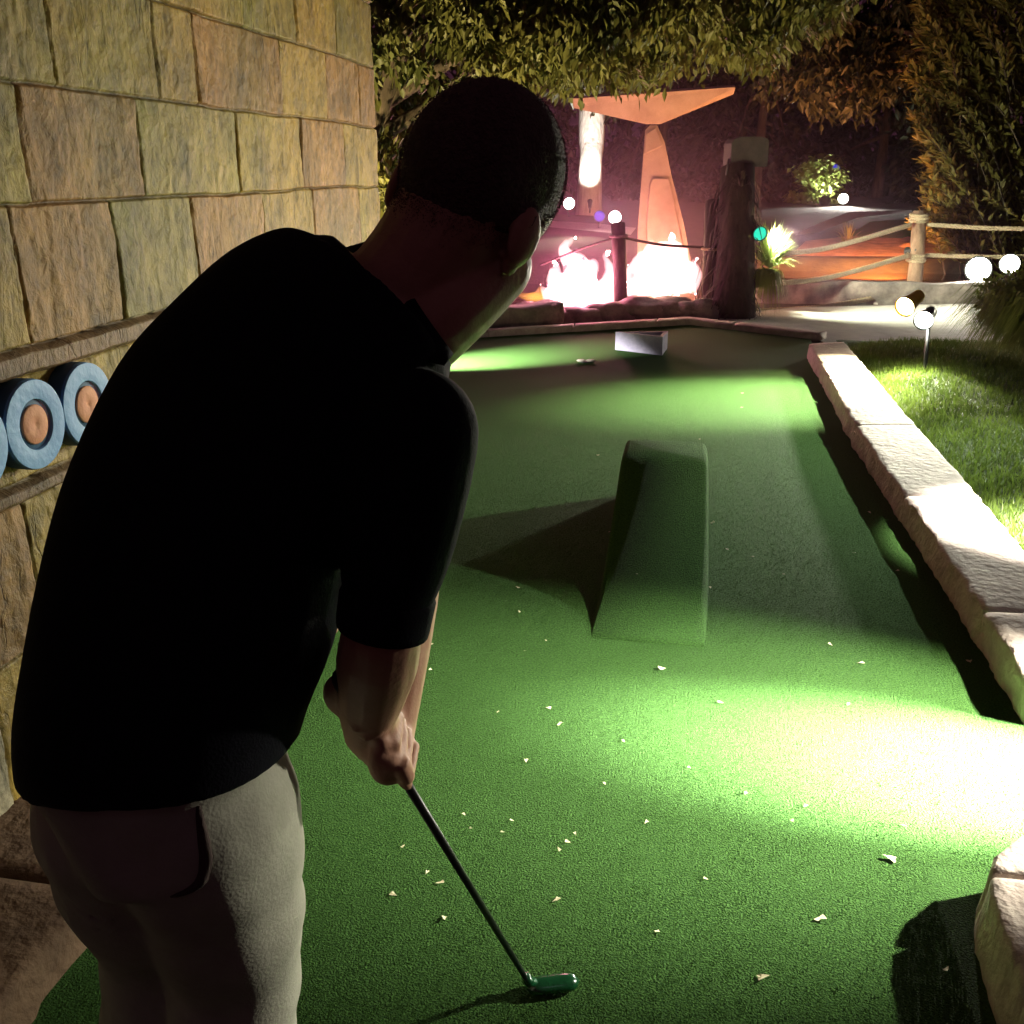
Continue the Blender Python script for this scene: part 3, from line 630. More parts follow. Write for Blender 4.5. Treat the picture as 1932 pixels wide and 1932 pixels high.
# thatched post with grey box
def thatched():
    d = 11.0; b, t = P(1385, 600, d), P(1392, 318, d); root = empty('thatched_post', b, 'thick dark post wrapped in dry fronds right of the fire', 'post')
    MB().tube([b - Vector((0, 0, .1)), b.lerp(t, .3), b.lerp(t, .7), t], [.25, .22, .20, .19], 18).build('trunk', M_darkwood, root)
    mb = MB()
    for i in range(420):
        a = rnd.uniform(0, 6.28); h = rnd.random(); c = b.lerp(t, h); r0 = .255 - .06 * h; L = rnd.uniform(.25, .6); o_ = rnd.uniform(.0, .10) * (1 if rnd.random() < .75 else 2.6)
        rad = Vector((math.cos(a), math.sin(a), 0)); tn = Vector((-math.sin(a), math.cos(a), 0)) * .011
        p0 = c + rad * (r0 - .04); p1 = c + rad * (r0 + o_ * .7) + Vector((0, 0, -L * .35)); p2 = c + rad * (r0 + o_) + Vector((0, 0, -L)) + tn * rnd.uniform(-6, 6)
        if p2.z < .02: p2.z = .02
        mb.add([p0 - tn, p0 + tn, p1 + tn, p1 - tn, p2], [(0, 1, 2, 3), (3, 2, 4)])
    mb.build('fronds', M_straw, root, smooth=False)
    # slim purple-lit post left of it
    b2, t2 = P(1341, 598, 11.2), P(1347, 380, 11.2); r3 = empty('rope_post', b2, 'slim dark post just left of the thatched post', 'post', 'posts of the rope fence')
    MB().tube([b2 - Vector((0, 0, .1)), b2.lerp(t2, .5), t2, t2 + Vector((0, 0, .01))], [.11, .105, .10, .09], 14).build('post_shaft', M_darkwood, r3)
    MB().tube([b2.lerp(t2, .59) + Vector((math.cos(a) * .118, math.sin(a) * .118, 0)) for a in [i / 16 * 2 * math.pi for i in range(17)]], .018, 6).build('rope_tie', M_rope, r3)
    # grey box on top
    c = P(1407, 287, 11.0); bx = empty('speaker_box', c - Vector((0, 0, .16)), 'grey round shouldered box on top of the thatched post', 'box')
    Mz = Matrix.Rotation(YAW + .1, 3, 'Z'); w2, h2, d2 = .215, .165, .14
    out = [(-w2, -h2), (-w2 * 1.0, h2 * .55), (-w2 * .85, h2 * .85), (-w2 * .4, h2), (w2 * .6, h2 * .98), (w2, h2 * .8), (w2 * 1.02, -h2 * .95)]
    m3 = MB(); fr_ = [c + Mz @ Vector((x, -d2, z)) for x, z in out]; bk_ = [c + Mz @ Vector((x, d2, z)) for x, z in out]; n = len(out)
    m3.add(fr_ + bk_, [tuple(range(n)), tuple(range(n, 2 * n))[::-1]] + [(i, (i + 1) % n, (i + 1) % n + n, i + n) for i in range(n)])
    m3.build('box_body', M_grey, bx, bevel=.012)
    MB().tube([P(1375, 300, 10.86), P(1370, 330, 10.86)], .012, 6).build('bracket', M_grey, bx)
thatched()

# ================================================================ ROCKS
def rock(name, c, r, seed, mat, label, cat='rock', group=None, flat=1):
    f_ = lambda d: 1 + .32 * noise.noise((d.x * 1.3 + seed, d.y * 1.3, d.z * 1.3)) + .12 * noise.noise((d.x * 4 + seed, d.y * 4, d.z * 4))
    o = MB().ell((0, 0, 0), (r[0], r[1], r[2] * flat), None, 18, 12, f_).build(name, mat); o.location = c
    return tag(o, label, cat, group)
k = 0
for px, py, d, rx, rz in [(930, 600, 11.1, .34, .13), (985, 588, 11.2, .30, .15), (1040, 592, 11.0, .36, .13), (1100, 590, 11.0, .38, .12), (1150, 588, 11.0, .30, .15), (1205, 580, 11.1, .36, .16), (1265, 580, 11.1, .36, .15), (1315, 582, 11.0, .28, .15)]:
    rock('boulder', P(px, py + 8, d), (rx, .25, rz), k * 3.1, M_rock, 'low rounded boulder in the rock edging in front of the fire', 'boulder', 'boulders edging the fire pond'); k += 1
side = {0: 'white pebble'}
peb = [(1560, 588, 9), (1578, 586, 12), (1600, 589, 8), (1622, 583, 14), (1640, 586, 10), (1655, 576, 18), (1668, 584, 12), (1692, 583, 16), (1612, 590, 8), (1548, 592, 7), (1510, 591, 10), (1530, 592, 8), (1708, 578, 12), (1760, 568, 11), (1788, 566, 10)]
for i, (px, py, s) in enumerate(peb):
    rr = s * 12.4 / 1840; rock('pebble', P(px, py, 12.4), (rr, rr * .8, rr * .6), 50 + i * 1.7, M_pebble, 'large white pebble under the rope' if s == 18 else 'small white pebble along the far path edge', 'pebble', 'pebbles along the path edge')
for i in range(15):
    px = 1560 + i * 13 + rnd.uniform(-3, 3); s = rnd.uniform(6, 11) * 15.1 / 1840
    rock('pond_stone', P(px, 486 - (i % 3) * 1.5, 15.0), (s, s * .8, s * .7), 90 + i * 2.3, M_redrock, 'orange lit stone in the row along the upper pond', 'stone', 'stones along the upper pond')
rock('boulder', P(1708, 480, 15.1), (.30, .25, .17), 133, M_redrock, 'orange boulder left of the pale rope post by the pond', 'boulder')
# rough retaining wall of the upper pond
def rockwall(name, A, B, z0, z1, th, label, mat, seed, cols=60, rws=7):
    A = Vector(A); B = Vector(B); d = (B - A); nrm = Vector((d.y, -d.x, 0)).normalized()
    if nrm.y > 0: nrm = -nrm
    rs = []
    for i in range(cols + 1):
        t = i / cols; c = A + d * t; ring = []
        for j in range(rws + 1):
            z = z0 + (z1 - z0) * j / rws; cell = noise.voronoi((t * d.length * 2.2, z * 4.2, seed))[0]
            h = .12 * min(.5, cell[1] - cell[0]) + .05 * noise.noise((t * d.length * 3, z * 5, seed))
            ring.append(c + nrm * h + Vector((0, 0, z + (.04 * noise.noise((t * d.length * 2, seed, 1)) if j == rws else 0))))
        ring += [ring[-1] - nrm * th, Vector((c.x, c.y, z0)) - nrm * th]
        rs.append(ring)
    return tag(MB().rings(rs).build(name, mat), label, 'wall')
rockwall('rock_wall', (.75, 13.0, 0), (7.2, 13.45, 0), -.08, .21, .25, 'low rough grey rock wall holding the upper pond behind the ropes', M_rock, 3)
rockwall('stacked_stone_wall', (-3.6, 8.9, 0), (-1.35, 10.35, 0), -.05, .20, .4, 'low stacked stone edging left of the fire, behind the green', M_rock, 8, 40, 6)
# the bank beyond: kerbs and greens of other holes
def sheet(name, pts, mat, zoff=.012):
    q = [Vector(p) for p in pts]; q = [Vector((p.x, p.y, p.z)) for p in q]
    return tag(MB().add(q, [tuple(range(len(q)))]).build(name, mat, smooth=False), kind='structure')
def onbank(px, py):
    r = ray(px, py); t = 13.5
    while t < 120:
        p = Vector((r.x * t, r.y * t, EYE + r.z * t))
        if p.z <= gh(p.x, p.y) + .07: return p
        t += .05
    return p
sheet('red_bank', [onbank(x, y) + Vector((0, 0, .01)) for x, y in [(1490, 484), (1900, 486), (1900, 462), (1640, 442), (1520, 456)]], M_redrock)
sheet('far_green', [onbank(x, y) + Vector((0, 0, .02)) for x, y in [(1600, 448), (1700, 452), (1780, 430), (1720, 415), (1640, 420)]], M_green)
sheet('far_path', [onbank(x, y) + Vector((0, 0, .02)) for x, y in [(1500, 446), (1545, 440), (1620, 412), (1720, 404), (1720, 398), (1600, 402), (1540, 425)]], M_path)
sheet('far_left_path', [onbank(x, y) + Vector((0, 0, .02)) for x, y in [(1030, 430), (1190, 445), (1200, 432), (1130, 424), (1030, 418)]], M_path)
sheet('far_left_green', [onbank(x, y) + Vector((0, 0, .02)) for x, y in [(1030, 418), (1130, 424), (1140, 410), (1030, 405)]], M_green)

# ================================================================ TREES AND PLANTS
def leaf_quad(mb, p, d, up, L, W):
    s = d.cross(up)
    if s.length < 1e-4: s = Vector((1, 0, 0))
    s.normalize(); nn = s.cross(d).normalized()
    mb.add([p, p + d * L * .45 + s * W + nn * W * .3, p + d * L, p + d * L * .45 - s * W + nn * W * .3], [(0, 1, 2), (0, 2, 3)])
def rv(s=1): return Vector((rnd.gauss(0, s), rnd.gauss(0, s), rnd.gauss(0, s)))
def inpoly(x, y, pl):
    c = False; j = len(pl) - 1
    for i in range(len(pl)):
        if (pl[i][1] > y) != (pl[j][1] > y) and x < (pl[j][0] - pl[i][0]) * (y - pl[i][1]) / (pl[j][1] - pl[i][1]) + pl[i][0]: c = not c
        j = i
    return c
def crown(pl, d0, d1, nclump, per, spread, L, seed, droop=.5):
    mb = MB(); x0, x1 = min(p[0] for p in pl), max(p[0] for p in pl); y0, y1 = min(p[1] for p in pl), max(p[1] for p in pl); cs = []
    while len(cs) < nclump:
        x, y = rnd.uniform(x0, x1), rnd.uniform(y0, y1)
        if not inpoly(x, y, pl): continue
        d = rnd.uniform(d0, d1); c = P(x, y, d)
        if noise.noise((c.x * 1.1 + seed, c.y * 1.1, c.z * 1.3)) < -.22: continue
        cs.append(c)
    for c in cs:
        ax = Vector((rnd.gauss(0, 1), rnd.gauss(0, 1), -droop + rnd.gauss(0, .3))).normalized()
        for k in range(per):
            p = c + ax * rnd.uniform(-1, 1) * spread * 1.5 + rv(spread * .45)
            d = (Vector((rnd.gauss(0, .6), rnd.gauss(0, .6), -droop)) + ax * .5).normalized()
            leaf_quad(mb, p, d, (Vector((0, 0, 1)) + rv(.5)).normalized(), L * rnd.uniform(.5, 1.4), L * rnd.uniform(.16, .30))
    return mb, cs
def tree(name, base, pl, d0, d1, nclump, per, spread, L, label, leaf, bark, trunk, limbs=10, seed=0, r0=.16, droop=.5, cat='tree', group=None):
    root = empty(name, base, label, cat, group)
    cb, cs = crown(pl, d0, d1, nclump, per, spread, L, seed, droop); cb.build('crown', leaf, root, smooth=False)
    mb = MB(); tp = catmull([Vector(p) for p in trunk], 12); mb.tube(tp, [r0 * (1 - .55 * i / 12) for i in range(13)], 12)
    for i in range(limbs):
        s = tp[rnd.randint(6, 12)]; e = rnd.choice(cs); m = s.lerp(e, .5) + Vector((0, 0, .25)) + rv(.12)
        mb.tube(catmull([s, m, e], 10), [r0 * .4 * (1 - .85 * k / 10) for k in range(11)], 7)
        for q in range(2):
            e2 = rnd.choice(cs)
            if (e2 - e).length < 2.2: mb.tube([e.lerp(s, .25), e.lerp(e2, .5) + rv(.08), e2], [r0 * .14, r0 * .09, .006], 5)
    mb.build('trunk', bark, root)
    return root
tree('maple_tree', (-3.0, 8.3, -.06), [(672, -60), (690, 120), (700, 330), (722, 425), (745, 400), (770, 300), (800, 205), (900, 165), (1000, 140), (1060, 150), (1120, 130), (1180, 145), (1240, 148), (1300, 95), (1380, 90), (1420, 130), (1445, 95), (1490, 45), (1560, 40), (1650, -60)], 7.6, 9.8, 620, 46, .12, .105,
     'leafy tree with yellow green leaves overhanging the top of the picture', M_leaf_tree, M_bark, [(-3.0, 8.3, -.1), (-2.95, 8.35, 1.2), (-2.6, 8.5, 2.3), (-2.2, 8.7, 3.3)], 14, 1, .17, .75)
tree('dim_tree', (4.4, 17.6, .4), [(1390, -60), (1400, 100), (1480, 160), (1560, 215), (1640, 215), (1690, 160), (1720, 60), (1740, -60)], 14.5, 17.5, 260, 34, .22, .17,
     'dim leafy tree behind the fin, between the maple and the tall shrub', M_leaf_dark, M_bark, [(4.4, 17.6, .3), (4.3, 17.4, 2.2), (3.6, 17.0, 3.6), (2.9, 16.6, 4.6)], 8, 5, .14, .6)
# pale lit trunk
root = empty('pale_tree', tb, 'pale tree trunk lit white from below, left of the tail fin', 'tree')
tt = P(1118, 120, 20.5)
MB().tube(catmull([tb - Vector((0, 0, .6)), tb + Vector((0, 0, .5)), P(1116, 260, 20.5), tt], 14), [.34, .30, .27, .26, .25, .245, .24, .25, .26, .27, .28, .28, .28, .28, .28], 16).build('trunk', M_palebark, root)
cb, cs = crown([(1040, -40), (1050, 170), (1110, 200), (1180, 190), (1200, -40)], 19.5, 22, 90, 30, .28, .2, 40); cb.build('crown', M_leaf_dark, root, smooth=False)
# background trees: dark crowns well behind
for i, (pl, d, bx, lab) in enumerate([([(700, 430), (720, 100), (900, 40), (1060, 60), (1090, 330), (1040, 400)], 24, 880, 'dark background tree behind the golfer head'), ([(1130, 400), (1140, 60), (1230, 20), (1330, 80), (1350, 330), (1280, 420)], 27, 1240, 'dark background tree behind the tail fin'),
    ([(1300, 400), (1320, 120), (1450, 60), (1520, 140), (1530, 330), (1480, 410)], 26, 1420, 'dark background tree behind the grey box'), ([(1500, 330), (1520, 130), (1640, 120), (1760, 160), (1770, 400), (1640, 370)], 29, 1650, 'dark background tree above the far path'), ([(1700, 420), (1710, -40), (1960, -60), (1990, 420)], 25, 1850, 'dark background tree behind the tall shrub')]):
    b = P(bx, 400, d); b.z = gh(b.x, b.y)
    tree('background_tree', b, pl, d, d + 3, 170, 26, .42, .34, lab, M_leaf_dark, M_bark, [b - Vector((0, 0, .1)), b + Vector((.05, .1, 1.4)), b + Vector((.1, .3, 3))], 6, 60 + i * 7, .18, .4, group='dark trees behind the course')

def shrub_sprays(name, base, tips, leaf, L, label, stem_n, seed, stepL=.055, cat='shrub'):
    root = empty(name, base, label, cat); lb = MB(); sb = MB()
    for (b, m, t) in tips:
        C = catmull([b, m, t], 26); sb.tube(C, [.014 * (1 - .8 * i / 26) for i in range(27)], 5)
        for i in range(5, 27):
            tg = (C[i] - C[i - 1]).normalized()
            for s in (-1, 1, 0):
                sd = tg.cross(Vector((rnd.gauss(0, .6), rnd.gauss(0, .6), 1))).normalized() * (s or rnd.choice((-.4, .4)))
                leaf_quad(lb, C[i] + rv(.012), (tg * .75 + sd * .8 + rv(.25)).normalized(), (Vector((0, 0, 1)) + rv(.5)).normalized(), L * rnd.uniform(.7, 1.25), L * .19)
    lb.build('foliage', leaf, root, smooth=False); sb.build('stems', M_bark, root)
tips = []
for i in range(240):
    bx = rnd.uniform(1780, 2060); d = rnd.uniform(13.4, 15.2)
    ty = rnd.uniform(-60, 440); lim = 1725 + 40 * noise.noise((ty * .012, 3, 0)) + (0 if ty > 200 else -10)
    tx = lim + abs(rnd.gauss(0, 1)) * 95
    if tx > 2080: continue
    b = P(tx + 60 + rnd.uniform(0, 70), min(520, ty + rnd.uniform(110, 230)), d); t = P(tx, ty, d - rnd.uniform(.1, .5)); m = b.lerp(t, .55) + Vector((.10, 0, .08)) + rv(.04)
    tips.append((b, m, t))
shrub_sprays('tall_shrub', P(1880, 540, 14.2), tips, M_leaf_shrub, .15, 'tall warm lit shrub with upright sprays at the upper right', 60, 3)
# grassy bush in front, lower right
def bush():
    base = G(1925, 712, .05); root = empty('grassy_bush', base, 'dark arching ornamental grass clump with bright leafy top at right edge', 'bush')
    mb = MB(); lb = MB(); c = Vector((3.05, 8.7, .05))
    for i in range(7000):
        a = rnd.uniform(0, 6.28); rr = .30 * math.sqrt(rnd.random()); b = c + Vector((rr * math.cos(a), rr * math.sin(a), 0)); o_ = rnd.uniform(.2, .62); h = rnd.uniform(.5, .82)
        dr = Vector((math.cos(a + rnd.gauss(0, .5)), math.sin(a + rnd.gauss(0, .5)), 0)); w_ = Vector((-dr.y, dr.x, 0)) * .0065
        p1 = b + dr * o_ * .35 + Vector((0, 0, h * .8)); p2 = b + dr * o_ * .8 + Vector((0, 0, h * .75)); p3 = b + dr * o_ * 1.15 + Vector((0, 0, h * rnd.uniform(.05, .5)))
        mb.add([b - w_, b + w_, p1 - w_, p1 + w_, p2 - w_ * .8, p2 + w_ * .8, p3], [(0, 1, 3, 2), (2, 3, 5, 4), (4, 5, 6)])
    mb.build('blades', M_leaf_bush, root, smooth=False)
    for i in range(1500):
        a = rnd.uniform(0, 6.28); u = rnd.random() ** .5; p = c + Vector((.75 * u * math.cos(a), .6 * u * math.sin(a), .42 + .26 * math.sqrt(1 - u * u * .9) + rnd.gauss(0, .05)))
        leaf_quad(lb, p, (rv(.6) + Vector((0, 0, .5))).normalized(), rv(1).normalized(), rnd.uniform(.05, .085), .016)
    lb.build('leaves', M_leaf_bush, root, smooth=False)
bush()
# spiky plant under the teal lamp
def spiky(name, c, n, R0, H0, label, droop, w0=.012, mat=M_spike):
    root = empty(name, c, label, 'plant'); mb = MB(); c = Vector(c)
    for i in range(n):
        a = rnd.uniform(0, 6.28); el = rnd.uniform(.25, 1.35); L = rnd.uniform(.6, 1) ; d = Vector((math.cos(a) * math.cos(el) * R0, math.sin(a) * math.cos(el) * R0, math.sin(el) * H0)) * L
        w_ = Vector((-math.sin(a), math.cos(a), 0)) * w0; p1 = c + d * .6; p2 = c + d + Vector((0, 0, -droop * rnd.uniform(.6, 1.2) * math.cos(el)))
        mb.add([c - w_, c + w_, p1 - w_ * .8, p1 + w_ * .8, p2], [(0, 1, 3, 2), (2, 3, 4)])
    mb.build('leaves', mat, root, smooth=False)
spiky('spiky_plant', P(1452, 505, 11.15), 260, .42, .62, 'bright spiky plant lit by the teal lens lamp', .12, .013)
spiky('grass_tuft', P(1446, 520, 11.0), 420, .36, .16, 'drooping grass tuft hanging below the spiky plant', .45, .007, M_leaf_bush)
spiky('dry_grass_tuft', P(1398, 352, 10.72), 70, .28, .30, 'tuft of dry orange reeds on the thatched post below the grey box', .25, .008, M_straw)
spiky('pond_reed', P(1600, 462, 15.4), 90, .5, .45, 'thin reed clump on the red bank behind the ropes', .1, .008, M_leaf_shrub)
b = P(1560, 400, 25.2)
root = empty('small_bush', b, 'small green bush lit white from below beyond the pond', 'bush')
cb, cs = crown([(1490, 370), (1500, 330), (1540, 298), (1580, 300), (1592, 345), (1570, 385), (1530, 395)], 24.8, 25.8, 60, 34, .16, .2, 90, .3); cb.build('foliage', M_leaf_bush, root, smooth=False)
MB().tube([b - Vector((0, 0, .3)), b + Vector((0, 0, .6))], [.06, .04], 8).build('trunk', M_bark, root)

# ================================================================ GOLFER
man = empty('person', (-.55, 1.1, 0), 'man in dark navy polo and khaki trousers bending over a putter, seen from behind', 'person')
# torso sections: left px, right px, depth left, depth right, thickness (m)
S = [((190, 1650), (470, 1620), 1.18, 1.14, .20), ((62, 1425), (568, 1415), 1.16, 1.12, .31), ((58, 1345), (590, 1340), 1.15, 1.11, .32), ((88, 1200), (625, 1240), 1.15, 1.10, .33), ((120, 1065), (655, 1115), 1.16, 1.09, .32), ((160, 920), (700, 1015), 1.17, 1.08, .31),
     ((220, 780), (770, 905), 1.18, 1.06, .29), ((300, 665), (815, 805), 1.19, 1.05, .28), ((405, 570), (835, 745), 1.19, 1.04, .26), ((490, 512), (848, 702), 1.20, 1.04, .23), ((575, 482), (845, 672), 1.20, 1.05, .19), ((650, 462), (830, 640), 1.18, 1.06, .15)]
def torso(mb, k=1.0, lo=0, hi=len(S), n=36, e=2.4):
    keys = []
    for L, Rr, a, b, th in S[lo:hi]:
        pl, pr = P(*L, a), P(*Rr, b); keys.append(((pl + pr) / 2, (pr - pl) / 2, th / 2))
    cs = catmull([q[0] for q in keys], n); ax = catmull([q[1] for q in keys], n); th = catmull([q[2] for q in keys], n); rs = []
    for i in range(n + 1):
        t = (cs[min(i + 1, n)] - cs[max(i - 1, 0)]).normalized(); a = ax[i]; b = a.cross(t).normalized() * th[i]; ring = []
        for j in range(40):
            f_ = 2 * math.pi * j / 40; co, si = math.cos(f_), math.sin(f_)
            ring.append(cs[i] + a * k * math.copysign(abs(co) ** (2 / e), co) + b * k * math.copysign(abs(si) ** (2 / e), si))
        rs.append(ring)
    mb.rings(rs)
def limb(mb, pts, rad, n=14, N=12):
    C = catmull([Vector(p) for p in pts], N); rr = catmull([Vector((r, 0, 0)) for r in rad], N)
    mb.tube(C, [v.x for v in rr], n)
    mb.ell(C[0], (rad[0],) * 3); mb.ell(C[-1], (rad[-1],) * 3)
SH_R, EL_R, WR_R = P(785, 815, 1.0), P(722, 1185, 1.06), P(693, 1375, 1.235)
SH_L, EL_L, WR_L = P(690, 620, 1.24), P(768, 1040, 1.30), P(742, 1360, 1.30)
CLUB = Vector((-.235, 1.50, .0)); HAND = P(738, 1430, 1.27)
GA = (CLUB + Vector((-.015, 0, .03)) - HAND).normalized()                  # shaft direction
HIP_R, HIP_L = P(378, 1510, 1.15), P(238, 1530, 1.22)
KN_R = Vector((HIP_R.x - .035, HIP_R.y + .10, .47)); AN_R = Vector((HIP_R.x - .07, HIP_R.y + .03, .085))
KN_L = Vector((HIP_L.x - .045, HIP_L.y + .10, .47)); AN_L = Vector((HIP_L.x - .075, HIP_L.y + .05, .085))
body = MB()
torso(body, .80)
# head: skull, face, jaw, neck
HC = P(912, 331, 1.09)
cx = ray(966, 966).normalized()                                            # away from the viewer
cr = Vector((math.cos(YAW), math.sin(YAW), 0)); cu = cr.cross(cx)
face = (cx * .93 + cr * .36 - cu * .12).normalized()                       # the way he looks: down the green
hup = (cu * .85 + cr * .50); hup = (hup - face * hup.dot(face)).normalized(); hr = face.cross(hup)
HM = Matrix((hr, face, hup)).transposed()
def hd(x, y, z): return HC + HM @ Vector((x, y, z))
body.ell(HC, (.0855, .100, .099), HM, 26, 18)
body.ell(hd(0, .012, -.006), (.084, .092, .084), HM, 24, 16)
body.ell(hd(0, .030, -.075), (.068, .070, .075), HM, 22, 14)               # cheeks
body.ell(hd(0, .048, -.122), (.050, .048, .040), HM, 20, 12)               # chin and jaw
body.ell(hd(0, .098, -.035), (.012, .018, .026), HM)                       # nose bridge
body.ell(hd(0, .108, -.055), (.016, .016, .012), HM)
body.ell(hd(0, .088, .005), (.055, .012, .012), HM)                        # brow
body.ell(hd(0, .092, -.092), (.024, .009, .006), HM); body.ell(hd(0, .090, -.104), (.021, .009, .006), HM)
NB = P(735, 585, 1.12)
limb(body, [NB - (hd(0, 0, -.06) - NB) * .25, NB, NB.lerp(hd(0, -.01, -.07), .55), hd(0, -.01, -.055)], [.085, .072, .066, .070], 18)
limb(body, [P(770, 640, 1.10), P(850, 575, 1.10), P(930, 500, 1.12)], [.055, .05, .046], 16)
# ears
def ear(mb, s):
    c = hd(.079 * s, -.002, -.050); M2 = HM @ Matrix.Rotation(R(-24) * s, 3, 'Z') @ Matrix.Rotation(R(14), 3, 'X')
    mb.ell(c + HM @ Vector((.010 * s, -.010, .004)), (.009, .021, .033), M2, 16, 12)
    mb.ell(c + HM @ Vector((-.004 * s, .008, -.002)), (.014, .014, .024), M2, 14, 10)
    mb.ell(c + HM @ Vector((.004 * s, .002, -.026)), (.008, .011, .014), M2, 12, 8)
ear(body, 1); ear(body, -1)
# arms
limb(body, [SH_R, SH_R.lerp(EL_R, .5), EL_R, EL_R.lerp(WR_R, .35), WR_R, WR_R.lerp(HAND, .5)], [.052, .050, .044, .047, .032, .030])
limb(body, [SH_L, SH_L.lerp(EL_L, .5), EL_L, EL_L.lerp(WR_L, .35), WR_L, WR_L.lerp(HAND, .4)], [.052, .050, .044, .046, .032, .030])
gu = GA.orthogonal().normalized()
view = (HAND - Vector((0, 0, EYE))).normalized(); tocam = -(view - GA * view.dot(GA)).normalized(); gs = GA.cross(tocam).normalized()
def hand(mb, off, s, wrist):
    o = HAND + GA * off; palm = o + tocam * .030 - gs * .006 if s < 0 else o - tocam * .029 - gs * .004
    pd = (palm - o).normalized(); q = GA.cross(pd)
    Mp = Matrix((pd, q, GA)).transposed()
    mb.ell(palm + GA * -.010 + gs * .012, (.016, .027, .044), Mp, 16, 12)
    limb(mb, [wrist, wrist.lerp(palm, .55) + gs * .006, palm - GA * .02 + gs * .010], [.030, .027, .021])
    for i in range(4):
        ln = (.86, 1.0, .95, .78)[i]; z = -.040 + .0232 * i; rr = (.0086, .0090, .0087, .0078)[i]
        pts = []
        for k in range(7):
            a = (k / 6 * 4.1 - .45) * ln; rad_ = .034 if k in (1, 3) else .028
            pts.append(o + GA * (z + .004 * k / 6) + (pd * math.cos(a) + q * s * math.sin(a)) * rad_)
        mb.tube(pts, [rr * 1.12, rr * 1.1, rr, rr * 1.03, rr * .92, rr * .86, rr * .72], 10)
        mb.ell(pts[-1], (rr * .74,) * 3, None, 10, 6); mb.ell(pts[0], (rr * 1.1,) * 3, None, 10, 6)
    # thumb from the side of the palm, down along the grip
    tp_ = [palm - GA * .02 + tocam * .012, palm + GA * .015 + tocam * .022 - pd * .008, o + tocam * .029 + GA * .035 - pd * 0, o + tocam * .025 + GA * .066]
    mb.tube(catmull(tp_, 8), [.014, .0135, .013, .0125, .0115, .011, .010, .0095, .008], 10); mb.ell(tp_[-1], (.008,) * 3, None, 10, 6)
hand(body, -.030, -1, WR_R); hand(body, -.115, 1, WR_L)
idx = [HAND + GA * .018 + tocam * .024 + gs * -.014, HAND + GA * .045 + tocam * .030 + gs * -.010, HAND + GA * .085 + tocam * .022 - gs * .002]
# legs inside the trousers
limb(body, [HIP_R, HIP_R.lerp(KN_R, .5), KN_R, KN_R.lerp(AN_R, .35), AN_R], [.085, .075, .055, .055, .036]); limb(body, [HIP_L, HIP_L.lerp(KN_L, .5), KN_L, KN_L.lerp(AN_L, .35), AN_L], [.085, .075, .055, .055, .036])
fd = Vector((.72, .62, 0)).normalized()
for an in (AN_R, AN_L): limb(body, [an, an + fd * .05 + Vector((0, 0, -.035)), an + fd * .15 + Vector((0, 0, -.055))], [.036, .034, .022])
bod = fuse(body, 'body', M_skin, man, .0036, 4)
from mathutils.bvhtree import BVHTree
bb = BVHTree.FromPolygons([v.co.copy() for v in bod.data.vertices], [tuple(p.vertices) for p in bod.data.polygons])
# eyes, on the far side of the head
for s in (-1, 1): MB().ell(hd(.031 * s, .086, -.022), (.0125, .0125, .0125), HM, 14, 10).build('eye', M_eye, man); MB().ell(hd(.031 * s, .0965, -.022), (.0055, .003, .0055), HM, 12, 8).build('iris', M_hair, man)
# hair: close cropped cap with stubble
hb = MB(); rs = []
def hairv(th, ph):
    d = Vector((math.sin(th) * math.cos(ph), math.sin(th) * math.sin(ph), math.cos(th)))
    return d
nU, nV = 40, 22
for i in range(nV + 1):
    ring = []
    for kk in range(nU):
        ph = 2 * math.pi * kk / nU; fr_ = .5 + .5 * math.sin(ph)                      # 1 at the face, 0 at the nape
        thmax = R(60) * fr_ ** 1.5 + R(134) * (1 - fr_ ** 1.5); th = .02 + thmax * i / nV
        d = hairv(th, ph); k_ = 1.008 if i < nV else .93
        q, n_, _, _ = bb.find_nearest(hd(d.x * .090, d.y * .1035 + .002, d.z * .1025)); ring.append(q + n_ * (.0030 * (1 - (i / nV) ** 3) - (.0015 if i == nV else 0)))
    rs.append(ring)
hb.rings(rs, cap=True)
for i in range(11000):
    ph = rnd.uniform(0, 6.28); fr_ = .5 + .5 * math.sin(ph); thmax = R(60) * fr_ ** 1.5 + R(134) * (1 - fr_ ** 1.5); th = thmax * math.sqrt(rnd.random()) if i < 7000 else thmax + abs(rnd.gauss(0, R(9))) - R(3); d = hairv(th, ph)
    p = hd(d.x * .0885, d.y * .1025, d.z * .1015); dn = (HM @ (d + rv(.35))).normalized()
    if i >= 7000: p, n_, _, _ = bb.find_nearest(p); p = p - n_ * .0004; dn = (n_ + rv(.3)).normalized()
    s_ = dn.orthogonal().normalized() * .0007
    hb.add([p - s_, p + s_, p + dn * rnd.uniform(.0012, .003)], [(0, 1, 2)])
hb.build('hair', M_hair, man)
# polo shirt
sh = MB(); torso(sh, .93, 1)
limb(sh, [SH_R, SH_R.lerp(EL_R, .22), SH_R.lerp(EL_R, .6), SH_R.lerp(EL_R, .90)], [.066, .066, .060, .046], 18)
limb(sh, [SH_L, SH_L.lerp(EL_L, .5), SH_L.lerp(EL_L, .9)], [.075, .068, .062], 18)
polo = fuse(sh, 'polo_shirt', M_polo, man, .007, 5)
# cuff band
cdir = (EL_R - SH_R).normalized(); cc = SH_R.lerp(EL_R, .99)
MB().lathe(cc, cdir, [(.047, -.05), (.0525, -.035), (.0515, -.006), (.0505, .003), (.047, .003), (.047, -.03)], 26).build('cuff', M_polo, polo)
